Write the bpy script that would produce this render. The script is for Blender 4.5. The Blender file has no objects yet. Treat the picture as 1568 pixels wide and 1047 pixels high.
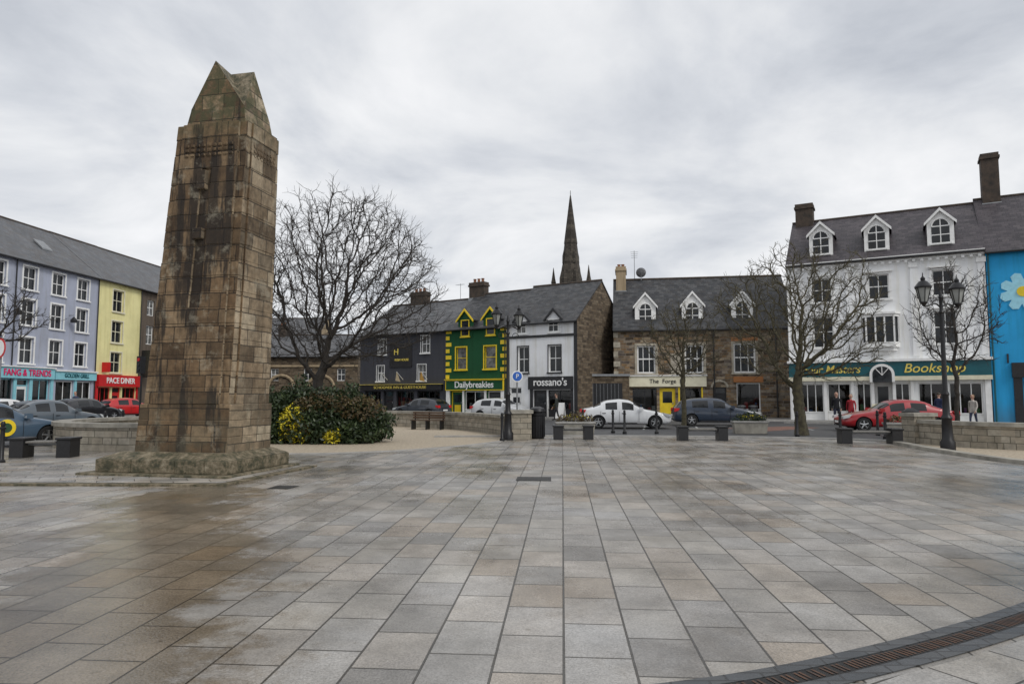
import bpy, math, random
import numpy as np
from mathutils import Vector, Matrix
random.seed(7)
sc = bpy.context.scene
R = math.radians

# ------------------------------------------------------------------ materials
def nodes(name):
    m = bpy.data.materials.new(name); m.use_nodes = True
    nt = m.node_tree; b = nt.nodes['Principled BSDF']
    return m, nt, b
def c4(c): return (c[0], c[1], c[2], 1)
def ramp(nt, stops, interp='LINEAR'):
    r = nt.nodes.new('ShaderNodeValToRGB'); cr = r.color_ramp; cr.interpolation = interp
    while len(cr.elements) < len(stops): cr.elements.new(0.5)
    for e, (p, c) in zip(cr.elements, stops):
        e.position = p; e.color = c4(c) if not isinstance(c, float) else (c, c, c, 1)
    return r
def coord(nt, kind, scale=(1, 1, 1), rot=0.0):
    tc = nt.nodes.new('ShaderNodeTexCoord'); mp = nt.nodes.new('ShaderNodeMapping')
    mp.inputs['Scale'].default_value = scale; mp.inputs['Rotation'].default_value = (0, 0, rot)
    nt.links.new(tc.outputs[kind], mp.inputs['Vector']); return mp.outputs['Vector']
def noise(nt, vec, scale, detail=5, rough=.55):
    n = nt.nodes.new('ShaderNodeTexNoise'); n.inputs['Scale'].default_value = scale
    n.inputs['Detail'].default_value = detail; n.inputs['Roughness'].default_value = rough
    nt.links.new(vec, n.inputs['Vector']); return n.outputs['Fac']
def mixc(nt, a, b, fac, mode='MIX'):
    m = nt.nodes.new('ShaderNodeMix'); m.data_type = 'RGBA'; m.blend_type = mode
    for s, v in ((6, a), (7, b)):
        if hasattr(v, 'is_linked'): nt.links.new(v, m.inputs[s])
        else: m.inputs[s].default_value = c4(v)
    if isinstance(fac, (int, float)): m.inputs[0].default_value = fac
    else: nt.links.new(fac, m.inputs[0])
    return m.outputs[2]
def mth(nt, op, a, b=None, clamp=False):
    m = nt.nodes.new('ShaderNodeMath'); m.operation = op; m.use_clamp = clamp
    for i, v in enumerate((a, b)):
        if v is None: continue
        if isinstance(v, (int, float)): m.inputs[i].default_value = v
        else: nt.links.new(v, m.inputs[i])
    return m.outputs[0]
def mrange(nt, v, a, b, smooth=False):
    n = nt.nodes.new('ShaderNodeMapRange')
    if smooth: n.interpolation_type = 'SMOOTHSTEP'
    n.inputs[1].default_value = a; n.inputs[2].default_value = b
    nt.links.new(v, n.inputs[0]); return n.outputs[0]
def bump(nt, b, h, strength, dist=.02):
    n = nt.nodes.new('ShaderNodeBump'); n.inputs['Strength'].default_value = strength
    n.inputs['Distance'].default_value = dist
    nt.links.new(h, n.inputs['Height']); nt.links.new(n.outputs['Normal'], b.inputs['Normal'])

def M(name, c1, c2=None, scale=2.0, rough=.75, bmp=0.0, metal=0.0, co='Object', st=(1, 1, 1), coat=0.0):
    m, nt, b = nodes(name)
    c2 = c2 or tuple(x * .82 for x in c1)
    v = coord(nt, co, st); f = noise(nt, v, scale)
    r = ramp(nt, [(.3, c2), (.65, c1)]); nt.links.new(f, r.inputs[0])
    nt.links.new(r.outputs[0], b.inputs['Base Color'])
    b.inputs['Roughness'].default_value = rough; b.inputs['Metallic'].default_value = metal
    b.inputs['Coat Weight'].default_value = coat; b.inputs['Coat Roughness'].default_value = .05
    if bmp: bump(nt, b, noise(nt, v, scale * 8), bmp)
    return m
def plaster(name, c, dirt=.25):
    m, nt, b = nodes(name)
    v = coord(nt, 'UV', (1.6, .13, 1)); f = noise(nt, v, 1.9, 7, .62)
    v2 = coord(nt, 'UV'); f2 = noise(nt, v2, .5, 6)
    d = tuple(x * (1 - dirt) * k for x, k in zip(c, (1, .98, .92)))
    r = ramp(nt, [(.34, d), (.52, c)]); nt.links.new(f, r.inputs[0])
    r2 = ramp(nt, [(.3, (.84, .84, .83)), (.6, (1, 1, 1))]); nt.links.new(f2, r2.inputs[0])
    c_ = mixc(nt, r.outputs[0], r2.outputs[0], 1.0, 'MULTIPLY')
    sx = nt.nodes.new('ShaderNodeSeparateXYZ'); nt.links.new(coord(nt, 'Object'), sx.inputs[0])
    g = mth(nt, 'SUBTRACT', 1.0, mrange(nt, mth(nt, 'ADD', sx.outputs[2], f), .6, 1.8), True)
    c_ = mixc(nt, c_, (.10, .095, .08), mth(nt, 'MULTIPLY', g, .45))
    nt.links.new(c_, b.inputs['Base Color'])
    b.inputs['Roughness'].default_value = .85
    bump(nt, b, noise(nt, v2, 30), .25, .01)
    return m
def brick(name, cols, mortar, bw, bh, ms, rough=.85, bmp=.5, amt=.35, co='UV', rot=0.0, nscale=3.0, off=.5, warp=0.0, fine=40, squash=1.0, wscale=1.7):
    m, nt, b = nodes(name)
    v = coord(nt, co, (1, 1, 1), rot)
    if warp:
        nz = nt.nodes.new('ShaderNodeTexNoise'); nz.inputs['Scale'].default_value = wscale
        nt.links.new(v, nz.inputs['Vector'])
        va = nt.nodes.new('ShaderNodeVectorMath'); va.operation = 'MULTIPLY_ADD'
        nt.links.new(nz.outputs['Color'], va.inputs[0]); va.inputs[1].default_value = (warp,) * 3
        nt.links.new(v, va.inputs[2]); vv = va.outputs[0]
    else: vv = v
    t = nt.nodes.new('ShaderNodeTexBrick'); t.offset = off; t.squash = squash; t.squash_frequency = 3
    t.inputs['Color1'].default_value = (0, 0, 0, 1); t.inputs['Color2'].default_value = (1, 1, 1, 1)
    t.inputs['Mortar'].default_value = (0, 0, 0, 1); t.inputs['Scale'].default_value = 1
    t.inputs['Mortar Size'].default_value = ms; t.inputs['Mortar Smooth'].default_value = .3
    t.inputs['Brick Width'].default_value = bw; t.inputs['Row Height'].default_value = bh
    nt.links.new(vv, t.inputs['Vector'])
    n = len(cols); r = ramp(nt, [((i + .5) / n, c) for i, c in enumerate(cols)])
    nt.links.new(t.outputs['Color'], r.inputs[0])
    f = noise(nt, v, nscale, 7, .65)
    r2 = ramp(nt, [(.3, (1 - amt,) * 3), (.7, (1.0 + amt * .3,) * 3)]); nt.links.new(f, r2.inputs[0])
    c = mixc(nt, r.outputs[0], mortar, t.outputs['Fac'])
    c = mixc(nt, c, r2.outputs[0], 1.0, 'MULTIPLY')
    nt.links.new(c, b.inputs['Base Color']); b.inputs['Roughness'].default_value = rough
    h = mth(nt, 'SUBTRACT', mth(nt, 'MULTIPLY', noise(nt, v, fine), .4), t.outputs['Fac'])
    bump(nt, b, h, bmp, .015)
    return m, nt, b, c, t, v

MAT = {}
MAT['slate'] = brick('slate_roof', [(.026, .028, .032), (.05, .052, .058), (.08, .08, .082), (.042, .04, .041)], (.010, .010, .011), .34, .22, .008, .5, .7, .5, nscale=1.6)[0]
MAT['slate2'] = brick('slate_roof_pale', [(.085, .088, .095), (.11, .112, .12), (.14, .14, .145)], (.035, .035, .037), .34, .22, .007, .6, .6, .4, nscale=.9)[0]
MAT['slate_left'] = brick('slate_roof_grey', [(.085, .09, .10), (.12, .125, .135), (.095, .09, .09)], (.035, .035, .037), .4, .28, .006, .5, .6, .4, nscale=.5)[0]
MAT['purple'] = brick('slate_roof_purple', [(.045, .038, .045), (.062, .052, .06), (.08, .068, .075)], (.016, .014, .016), .34, .24, .007, .5, .7, .4, nscale=1.0)[0]
MAT['rubble'] = brick('rubble_stone', [(.08, .055, .035), (.23, .165, .10), (.40, .32, .22), (.20, .12, .06), (.31, .26, .20), (.11, .085, .07), (.27, .17, .085)], (.24, .21, .17), .40, .19, .017, .9, 1.0, .5, warp=.16, nscale=3.5, squash=1.5)[0]
MAT['rubble_d'] = brick('rubble_stone_dark', [(.07, .05, .032), (.15, .108, .067), (.20, .155, .105), (.11, .08, .05)], (.10, .083, .065), .4, .18, .014, .9, 1.0, .45, warp=.13, squash=1.5)[0]
MAT['lowwall'] = brick('cream_walling', [(.34, .30, .235), (.40, .365, .30), (.29, .26, .205)], (.14, .13, .10), .55, .2, .012, .85, .7, .45, squash=1.4)[0]
MAT['coping'] = M('stone_coping', (.36, .34, .29), (.17, .16, .14), 2.5, .8, .4)
MAT['white'] = plaster('white_render', (.87, .88, .89), .08)
MAT['white_g'] = plaster('white_render_aged', (.84, .85, .87), .14)
MAT['greyl'] = plaster('lilac_grey_render', (.40, .43, .53), .12)
MAT['yellow'] = plaster('pale_yellow_render', (.82, .76, .38), .12)
MAT['dark'] = plaster('charcoal_render', (.050, .052, .064), .2)
MAT['green'] = plaster('dark_green_render', (.004, .075, .024), .15)
MAT['blue'] = plaster('sky_blue_render', (.022, .36, .72), .1)
MAT['brown'] = plaster('brown_render', (.12, .092, .07), .4)
MAT['tan'] = plaster('tan_render', (.40, .31, .2), .35)
MAT['wpaint'] = M('white_paint', (.86, .86, .85), (.74, .74, .72), 3, .5)
MAT['cream'] = M('cream_paint', (.76, .72, .55), (.64, .60, .45), 3, .5)
MAT['ypaint'] = M('yellow_paint', (.85, .62, .02), (.72, .52, .02), 3, .5)
MAT['kpaint'] = M('black_paint', (.010, .010, .012), (.018, .018, .02), 6, .45)
MAT['teal'] = M('teal_paint', (.004, .10, .125), (.003, .08, .10), 3, .45)
MAT['lteal'] = M('light_blue_paint', (.26, .60, .68), (.22, .5, .58), 3, .5)
MAT['rpaint'] = M('red_paint', (.58, .010, .012), (.45, .008, .010), 3, .45)
MAT['gold'] = M('gold_letters', (.85, .68, .14), (.7, .55, .10), 8, .45)
MAT['pink'] = M('pink_letters', (.75, .01, .13), None, 8, .4)
MAT['orange'] = M('varnished_wood', (.42, .17, .045), (.28, .1, .03), 6, .45, st=(1, 1, 8))
MAT['dwood'] = M('dark_stained_wood', (.09, .045, .022), (.05, .028, .015), 6, .6, st=(1, 1, 8))
MAT['stonetrim'] = M('dressed_stone', (.46, .42, .34), (.27, .24, .19), 3, .85, .3)
MAT['metal'] = M('galvanised_metal', (.32, .33, .34), (.24, .25, .26), 5, .45, .1, .6)
MAT['gutter'] = M('gutter_plastic', (.02, .02, .022), None, 5, .4)
MAT['rubber'] = M('tyre_rubber', (.012, .012, .013), None, 20, .85)
MAT['alloy'] = M('alloy_wheel', (.5, .51, .52), None, 5, .3, 0, .9)
MAT['chim'] = M('chimney_brick', (.085, .062, .046), (.035, .03, .026), 3, .9, .6)
MAT['pot'] = M('chimney_pot', (.3, .13, .07), (.15, .08, .05), 5, .85)
MAT['inter'] = M('shop_interior', (.12, .095, .07), (.012, .011, .010), 1.5, .9)
def glassmat(name, c, c2, sc_=1.4, sp=.4):
    m = M(name, c, c2, sc_, .05); m.node_tree.nodes['Principled BSDF'].inputs['Specular IOR Level'].default_value = sp; return m
MAT['glass'] = glassmat('window_glass', (.022, .026, .03), (.006, .007, .009))
MAT['glassc'] = glassmat('window_glass_curtained', (.22, .22, .21), (.02, .02, .022), 2.5)
MAT['carglass'] = glassmat('car_glass', (.012, .014, .016), (.006, .007, .008), 2, .6)
def seeglass():
    m, nt, b = nodes('shop_window_glass')
    o = nt.nodes['Material Output']; tr = nt.nodes.new('ShaderNodeBsdfTransparent'); tr.inputs[0].default_value = (.6, .64, .64, 1)
    gl = nt.nodes.new('ShaderNodeBsdfGlossy'); gl.inputs['Roughness'].default_value = .03
    fr = nt.nodes.new('ShaderNodeFresnel'); fr.inputs[0].default_value = 1.4
    mx = nt.nodes.new('ShaderNodeMixShader'); nt.links.new(mth(nt, 'ADD', fr.outputs[0], .02), mx.inputs[0])
    nt.links.new(tr.outputs[0], mx.inputs[1]); nt.links.new(gl.outputs[0], mx.inputs[2]); nt.links.new(mx.outputs[0], o.inputs[0])
    return m
MAT['shopglass'] = seeglass()
MAT['lamp'] = M('lantern_glass', (.30, .31, .30), (.2, .21, .2), 4, .15)
goods = [M('goods_%d' % i, c, None, 6, .6) for i, c in enumerate([(.5, .06, .05), (.5, .4, .25), (.1, .2, .45), (.5, .5, .48), (.1, .3, .12), (.5, .28, .06), (.3, .1, .3)])]

# ------------------------------------------------------------------ mesh builder
class MB:
    def __init__(s): s.v = []; s.f = []; s.m = []; s.mats = []
    def mi(s, mat):
        if isinstance(mat, str): mat = MAT[mat]
        if mat not in s.mats: s.mats.append(mat)
        return s.mats.index(mat)
    def face(s, pts, mat):
        i = len(s.v); s.v += [tuple(p) for p in pts]; s.f.append(tuple(range(i, i + len(pts)))); s.m.append(s.mi(mat))
    def box(s, x0, x1, y0, y1, z0, z1, mat):
        i = len(s.v)
        s.v += [(x0, y0, z0), (x1, y0, z0), (x1, y1, z0), (x0, y1, z0), (x0, y0, z1), (x1, y0, z1), (x1, y1, z1), (x0, y1, z1)]
        k = s.mi(mat)
        for q in ((0, 3, 2, 1), (4, 5, 6, 7), (0, 1, 5, 4), (1, 2, 6, 5), (2, 3, 7, 6), (3, 0, 4, 7)):
            s.f.append(tuple(i + a for a in q)); s.m.append(k)
    def frustum(s, c0, w0, d0, z0, c1, w1, d1, z1, mat, cap=True):
        i = len(s.v); k = s.mi(mat)
        for (c, w, d, z) in ((c0, w0, d0, z0), (c1, w1, d1, z1)):
            for sx, sy in ((-1, -1), (1, -1), (1, 1), (-1, 1)): s.v.append((c[0] + sx * w / 2, c[1] + sy * d / 2, z))
        qs = [(0, 1, 5, 4), (1, 2, 6, 5), (2, 3, 7, 6), (3, 0, 4, 7)]
        if cap: qs += [(4, 5, 6, 7), (3, 2, 1, 0)]
        for q in qs: s.f.append(tuple(i + a for a in q)); s.m.append(k)
    def prism(s, pts, y0, y1, mat, ax='y'):
        P = (lambda a, b, t: (a, t, b)) if ax == 'y' else ((lambda a, b, t: (t, a, b)) if ax == 'x' else (lambda a, b, t: (a, b, t)))
        n = len(pts); i = len(s.v); k = s.mi(mat)
        s.v += [P(a, b, y0) for a, b in pts] + [P(a, b, y1) for a, b in pts]
        s.f.append(tuple(range(i, i + n))); s.m.append(k)
        s.f.append(tuple(range(i + 2 * n - 1, i + n - 1, -1))); s.m.append(k)
        for j in range(n):
            s.f.append((i + j, i + (j + 1) % n, i + n + (j + 1) % n, i + n + j)); s.m.append(k)
    def tube(s, p0, p1, r0, r1, n, mat, cap=True):
        p0 = Vector(p0); p1 = Vector(p1); d = (p1 - p0).normalized()
        a = d.orthogonal().normalized(); b = d.cross(a); i = len(s.v); k = s.mi(mat)
        for p, r in ((p0, r0), (p1, r1)):
            for j in range(n):
                t = 2 * math.pi * j / n; s.v.append(tuple(p + a * math.cos(t) * r + b * math.sin(t) * r))
        for j in range(n):
            s.f.append((i + j, i + (j + 1) % n, i + n + (j + 1) % n, i + n + j)); s.m.append(k)
        if cap:
            s.f.append(tuple(range(i + n - 1, i - 1, -1))); s.f.append(tuple(range(i + n, i + 2 * n))); s.m += [k, k]
    def lathe(s, prof, cx, cy, n, mat, rot=0.0, cz=0.0, axis='z'):
        i = len(s.v); k = s.mi(mat)
        for r, z in prof:
            for j in range(n):
                t = 2 * math.pi * j / n + rot
                if axis == 'z': s.v.append((cx + r * math.cos(t), cy + r * math.sin(t), cz + z))
                else: s.v.append((cx + r * math.cos(t), cy + z, cz + r * math.sin(t)))
        for q in range(len(prof) - 1):
            for j in range(n):
                a = i + q * n + j; b2 = i + q * n + (j + 1) % n
                s.f.append((a, b2, b2 + n, a + n)); s.m.append(k)
        s.f.append(tuple(range(i + n - 1, i - 1, -1))); s.m.append(k)
        e = i + (len(prof) - 1) * n; s.f.append(tuple(range(e, e + n))); s.m.append(k)
    def build(s, name, parent=None, loc=(0, 0, 0), rz=0.0, smooth=False, bevel=0):
        me = bpy.data.meshes.new(name); me.from_pydata(s.v, [], s.f)
        for m in s.mats: me.materials.append(m)
        me.polygons.foreach_set('material_index', s.m)
        if smooth: me.polygons.foreach_set('use_smooth', [True] * len(s.f))
        uv = me.uv_layers.new(name='UVMap'); me.update()
        for p in me.polygons:
            n = p.normal
            if abs(n.z) > .95: t = Vector((1, 0, 0)); w = Vector((0, 1, 0))
            else:
                t = Vector((-n.y, n.x, 0)).normalized(); w = n.cross(t)
                if w.z < 0: w = -w
            for li in p.loop_indices:
                q = me.vertices[me.loops[li].vertex_index].co
                uv.data[li].uv = (q.dot(t), q.dot(w))
        o = bpy.data.objects.new(name, me); sc.collection.objects.link(o)
        if parent is not None: o.parent = parent
        o.location = loc; o.rotation_euler = (0, 0, rz)
        if bevel:
            b = o.modifiers.new('bevel', 'BEVEL'); b.width = bevel; b.segments = 2; b.limit_method = 'ANGLE'
        if smooth:
            try: me.set_sharp_from_angle(angle=R(40))
            except Exception: pass
        return o
def empty(name, loc=(0, 0, 0), rz=0.0):
    e = bpy.data.objects.new(name, None); sc.collection.objects.link(e); e.location = loc; e.rotation_euler = (0, 0, rz)
    e.empty_display_size = .3; return e
def text(parent, s, x, y, z, size, mat, shear=0.0, ext=.015, sx=1.0, name='lettering', rz=0, bold=0.0):
    cu = bpy.data.curves.new(name, 'FONT'); cu.body = s; cu.size = size; cu.align_x = 'CENTER'; cu.align_y = 'CENTER'
    cu.extrude = ext; cu.shear = shear; cu.offset = bold; cu.materials.append(MAT[mat] if isinstance(mat, str) else mat)
    o = bpy.data.objects.new(name, cu); sc.collection.objects.link(o); o.parent = parent
    o.location = (x, y, z); o.rotation_euler = (math.pi / 2, 0, rz); o.scale = (sx, 1, 1); return o

# ------------------------------------------------------------------ building parts
def facade(mb, W, z0, z1, ops, mat, y=0.0, rd=.22):
    xs = sorted({0, W, *[o[0] for o in ops], *[o[1] for o in ops]}); zs = sorted({z0, z1, *[o[2] for o in ops], *[o[3] for o in ops]})
    for a, b in zip(xs, xs[1:]):
        for c, d in zip(zs, zs[1:]):
            mx, mz = (a + b) / 2, (c + d) / 2
            if any(o[0] < mx < o[1] and o[2] < mz < o[3] for o in ops): continue
            mb.face([(a, y, c), (b, y, c), (b, y, d), (a, y, d)], mat)
    for o in ops:
        a, b, c, d = o[:4]; q = y + rd
        mb.face([(a, y, c), (a, q, c), (a, q, d), (a, y, d)], mat); mb.face([(b, q, c), (b, y, c), (b, y, d), (b, q, d)], mat)
        mb.face([(a, q, d), (b, q, d), (b, y, d), (a, y, d)], mat); mb.face([(a, y, c), (b, y, c), (b, q, c), (a, q, c)], mat)
def window(mb, x0, x1, z0, z1, fr='wpaint', y=.13, mull=1, rail=True, fw=.07, gl=None):
    g = gl or ('glassc' if random.random() < .3 else 'glass'); t = .06
    mb.box(x0, x0 + fw, y, y + t, z0, z1, fr); mb.box(x1 - fw, x1, y, y + t, z0, z1, fr)
    mb.box(x0 + fw, x1 - fw, y, y + t, z0, z0 + fw, fr); mb.box(x0 + fw, x1 - fw, y, y + t, z1 - fw, z1, fr)
    zm = z0 + (z1 - z0) * .52
    if rail: mb.box(x0 + fw, x1 - fw, y + .006, y + t - .004, zm - fw * .4, zm + fw * .4, fr)
    for k in range(mull):
        xm = x0 + (x1 - x0) * (k + 1) / (mull + 1)
        mb.box(xm - .022, xm + .022, y + .012, y + t - .002, z0 + fw, z1 - fw, fr)
    mb.face([(x0, y + .045, z0), (x1, y + .045, z0), (x1, y + .045, z1), (x0, y + .045, z1)], g)
def surround(mb, x0, x1, z0, z1, mat, w=.13, p=.04, hood=False, sill=True):
    mb.box(x0 - w, x0, -p, .02, z0, z1, mat); mb.box(x1, x1 + w, -p, .02, z0, z1, mat)
    mb.box(x0 - w, x1 + w, -p - .003, .02, z1, z1 + w, mat)
    if hood: mb.box(x0 - w - .08, x1 + w + .08, -p - .12, .02, z1 + w, z1 + w + .08, mat)
    if sill: mb.box(x0 - w - .04, x1 + w + .04, -p - .08, .02, z0 - .1, z0, mat)
def roof(mb, W, D, ze, zr, mat, over=.25, th=.1, x0=0.0, x1=None, ov=.06):
    x1 = W if x1 is None else x1
    h = D / 2; sl = (zr - ze) / h
    for sgn in (0, 1):
        ya, yb = (-over, h) if sgn == 0 else (D + over, h)
        za = ze - over * sl
        mb.prism([(ya, za), (yb, zr), (yb, zr + th), (ya, za + th)], x0 - ov, x1 + ov, mat, 'x')
    mb.tube((x0 - ov, h, zr + th), (x1 + ov, h, zr + th), .09, .09, 8, 'chim')
def chimney(mb, x, y, w, d, z0, z1, mat='chim', pots=2):
    mb.box(x - w / 2, x + w / 2, y - d / 2, y + d / 2, z0, z1 - .35, mat)
    mb.box(x - w / 2 - .07, x + w / 2 + .07, y - d / 2 - .07, y + d / 2 + .07, z1 - .35, z1 - .2, mat)
    mb.box(x - w / 2 - .02, x + w / 2 + .02, y - d / 2 - .02, y + d / 2 + .02, z1 - .2, z1, mat)
    mb.box(x - w / 2 - .05, x + w / 2 + .05, y - d / 2 - .05, y + d / 2 + .05, z0, z0 + .5, 'metal')
    for i in range(pots):
        px = x + (i - (pots - 1) / 2) * (w / max(pots, 1)) * .8
        mb.lathe([(.13, 0), (.11, .25), (.14, .28), (.14, .33)], px, y, 10, 'pot', cz=z1)
def dormer(mb, xc, zb, w, h, yf, depth, rise, wall='wpaint', rf='slate', fr='wpaint', arch=False, board='wpaint', ww=.8, mull=1):
    x0, x1 = xc - w / 2, xc + w / 2; zt = zb + h
    mb.box(x0, x1, yf, yf + depth, zb, zt, wall)
    mb.prism([(x0, zt), (x1, zt), (xc, zt + rise)], yf + .002, yf + depth, wall)
    for sg in (-1, 1):
        xx = xc + sg * (w / 2 + .004); mb.box(min(xx, xx + sg * .03), max(xx, xx + sg * .03), yf + .12, yf + depth, zb, zt, rf)
    o = .14
    for sg in (-1, 1):
        a = (xc + sg * (w / 2 + o), zt - o * rise / (w / 2)); b = (xc, zt + rise)
        mb.prism([a, b, (b[0], b[1] + .09), (a[0], a[1] + .09)], yf - .1, yf + depth + .8, rf)
        mb.prism([(a[0], a[1] - .10), (b[0], b[1] - .12), (b[0], b[1] + .07), (a[0], a[1] + .07)], yf - .17, yf - .103, board)
    a, b = xc - ww / 2, xc + ww / 2
    if arch:
        zz = zt - ww * .35; n = 9
        pts = [(a, zb + .15), (b, zb + .15)] + [(xc + ww / 2 * math.cos(math.pi * i / n), zz + ww / 2 * math.sin(math.pi * i / n)) for i in range(n + 1)]
        mb.prism(pts, yf - .012, yf - .004, 'glass')
        mb.box(xc - .025, xc + .025, yf - .04, yf - .014, zb + .15, zz + ww / 2, fr)
        mb.box(a, b, yf - .036, yf - .015, zz - .03, zz + .03, fr); mb.box(a, b, yf - .036, yf - .016, zb + .15 + (zz - zb) * .4, zb + .2 + (zz - zb) * .4, fr)
        mb.box(a - .1, b + .1, yf - .09, yf - .003, zb + .05, zb + .15, fr)
        for i in range(n):
            t0, t1 = math.pi * i / n, math.pi * (i + 1) / n
            mb.tube((xc + ww / 2 * math.cos(t0), yf - .03, zz + ww / 2 * math.sin(t0)), (xc + ww / 2 * math.cos(t1), yf - .03, zz + ww / 2 * math.sin(t1)), .045, .045, 6, fr)
    else:
        mb.box(a - .08, b + .08, yf - .07, yf - .002, zb + .03, zb + .12, fr)
        window(mb, a, b, zb + .12, zt - .05, fr, yf - .06, mull)
def shopbay(mb, x0, x1, z0, z1, fr, riser=.5, mull=2, y=.12, rm=None):
    rm = rm or fr
    mb.box(x0, x1, y - .04, y + .06, z0, z0 + riser, rm)
    mb.box(x0, x1, y - .08, y + .08, z0 + riser, z0 + riser + .06, fr)
    mb.box(x0, x0 + .07, y, y + .06, z0 + riser + .06, z1, fr); mb.box(x1 - .07, x1, y, y + .06, z0 + riser + .06, z1, fr)
    mb.box(x0 + .07, x1 - .07, y, y + .06, z1 - .07, z1, fr)
    for k in range(mull):
        xm = x0 + (x1 - x0) * (k + 1) / (mull + 1); mb.box(xm - .025, xm + .025, y + .005, y + .055, z0 + riser + .06, z1 - .07, fr)
    mb.face([(x0, y + .03, z0 + riser), (x1, y + .03, z0 + riser), (x1, y + .03, z1), (x0, y + .03, z1)], 'shopglass')
    q = y + 2.0
    mb.face([(x0, q, z0), (x1, q, z0), (x1, q, z1), (x0, q, z1)], 'inter')
    mb.face([(x0, y + .07, z0), (x0, q, z0), (x0, q, z1), (x0, y + .07, z1)], 'inter'); mb.face([(x1, y + .07, z0), (x1, q, z0), (x1, q, z1), (x1, y + .07, z1)], 'inter')
    mb.face([(x0, y + .07, z1 + .01), (x1, y + .07, z1 + .01), (x1, q, z1 + .01), (x0, q, z1 + .01)], 'inter')
    mb.box(x0 + .08, x1 - .08, y + .08, y + .7, z0 + .05, z0 + riser, 'inter')
    x = x0 + .15
    while x < x1 - .3:
        w = random.uniform(.10, .3); h = random.uniform(.12, .55)
        mb.box(x, x + w, y + random.uniform(.2, .35), y + random.uniform(.4, .65), z0 + riser + .003, z0 + riser + h, random.choice(goods)); x += w + random.uniform(.05, .4)
def door(mb, x0, x1, z1, mat, fr, y=.12, fan=True, half=True):
    zt = z1 - (.45 if fan else 0)
    mb.box(x0, x0 + .08, y, y + .08, .12, z1, fr); mb.box(x1 - .08, x1, y, y + .08, .12, z1, fr)
    mb.box(x0 + .08, x1 - .08, y, y + .08, z1 - .07, z1, fr)
    if fan:
        mb.box(x0 + .08, x1 - .08, y, y + .08, zt - .04, zt + .04, fr)
        mb.face([(x0, y + .05, zt), (x1, y + .05, zt), (x1, y + .05, z1), (x0, y + .05, z1)], 'glass')
    mb.box(x0 + .08, x1 - .08, y + .02, y + .07, .12, zt - .04 if fan else z1 - .07, mat)
    if half: mb.box(x0 + .22, x1 - .22, y + .008, y + .018, 1.1, (zt if fan else z1) - .25, 'glass')
    mb.box(x0 + .26, x1 - .26, y + .005, y + .019, .3, .9, fr)
    mb.box(x1 - .2, x1 - .16, y - .04, y + .015, 1.0, 1.15, 'metal')
def downpipe(mb, x, z1, mat='gutter'):
    mb.tube((x, -.09, .1), (x, -.09, z1), .045, .045, 8, mat)
def gutter(mb, W, z, over=.25, x0=0.0):
    mb.tube((x0, -over - .06, z), (W, -over - .06, z), .07, .07, 8, 'gutter')
def shell(name, O, ang, W, D, ze, zr, wall, rf, ops, side=None, over=.25):
    e = empty(name, (O[0], O[1], 0), ang)
    mb = MB(); facade(mb, W, 0, ze, ops, wall)
    side = side or wall
    for x in (0, W):
        mb.face([(x, 0, 0), (x, D, 0), (x, D, ze), (x, D / 2, zr), (x, 0, ze)], side)
    mb.face([(W, D, 0), (0, D, 0), (0, D, ze), (W, D, ze)], side)
    mb.build('walls', e)
    r = MB(); roof(r, W, D, ze, zr, rf, over); sl = (zr - ze) / (D / 2)
    gutter(r, W, ze - over * sl + .02, over)
    r.build('roof', e)
    return e, sl
def aerial(parent, x, y, z, h=1.6):
    mb = MB(); mb.tube((x, y, z), (x, y, z + h), .02, .02, 6, 'metal'); mb.tube((x - .5, y, z + h - .1), (x + .4, y, z + h - .1), .012, .012, 5, 'metal')
    for k in range(6): mb.tube((x - .45 + k * .15, y - .18, z + h - .1), (x - .45 + k * .15, y + .18, z + h - .1), .008, .008, 4, 'metal')
    mb.build('tv_aerial', parent)

# ================================================================== LEFT ROW
angL = math.atan2(.9968, .08); dL = Vector((.08, .9968))
OL = Vector((-34.6, 38.0))
def PL(s): return (OL.x + dL.x * s, OL.y + dL.y * s)
cols = [1.5, 4.1, 6.8, 9.5, 12.2, 14.8]
rows = [(3.85, 5.65), (6.5, 8.3), (9.0, 10.6)]
wins = [(x - .62, x + .62, a, b) for x in cols for a, b in rows]
shops = [(.4, 3.2, 0.12, 2.75), (3.5, 5.4, .12, 2.75), (5.7, 8.5, .12, 2.75), (8.8, 9.9, .12, 2.75), (10.2, 11.8, .12, 2.75), (12.4, 14.2, .12, 2.7), (14.6, 16.2, .12, 2.7)]
e, sl = shell('lilac_grey_shop_building', PL(0), angL, 16.6, 9, 11.1, 14.8, 'greyl', 'slate_left', wins + shops)
mb = MB()
for w in wins: window(mb, *w, mull=1, gl='glass'); surround(mb, *w, 'wpaint', .12, .03)
mb.build('windows', e)
mb = MB()
for i, s_ in enumerate(shops):
    if i == 3: door(mb, s_[0], s_[1], s_[3], 'wpaint', 'lteal')
    else: shopbay(mb, *s_, 'lteal' if i < 5 else 'wpaint', .5, 1)
mb.box(.1, 12.0, -.22, .0, 2.8, 3.55, 'lteal'); mb.box(.05, 12.05, -.32, .0, 3.55, 3.63, 'wpaint')
mb.box(12.15, 16.5, -.2, .0, 2.8, 3.4, 'lteal'); mb.box(12.1, 16.55, -.3, .0, 3.4, 3.5, 'wpaint')
for x in (.15, 3.3, 5.5, 8.6, 10.0, 11.95, 14.35): mb.box(x - .1, x + .14, -.08, .0, .12, 2.8, 'lteal')
downpipe(mb, 16.45, 10.9); downpipe(mb, 8.2, 10.9)
for x in (8.2, 13.4): mb.lathe([(.22, -.5), (.24, -.3), (.03, -.05)], x, -.4, 10, 'kpaint', cz=7.6); mb.tube((x, 0, 7.65), (x, -.4, 7.65), .02, .02, 6, 'kpaint')
mb.build('shopfront', e)
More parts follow.
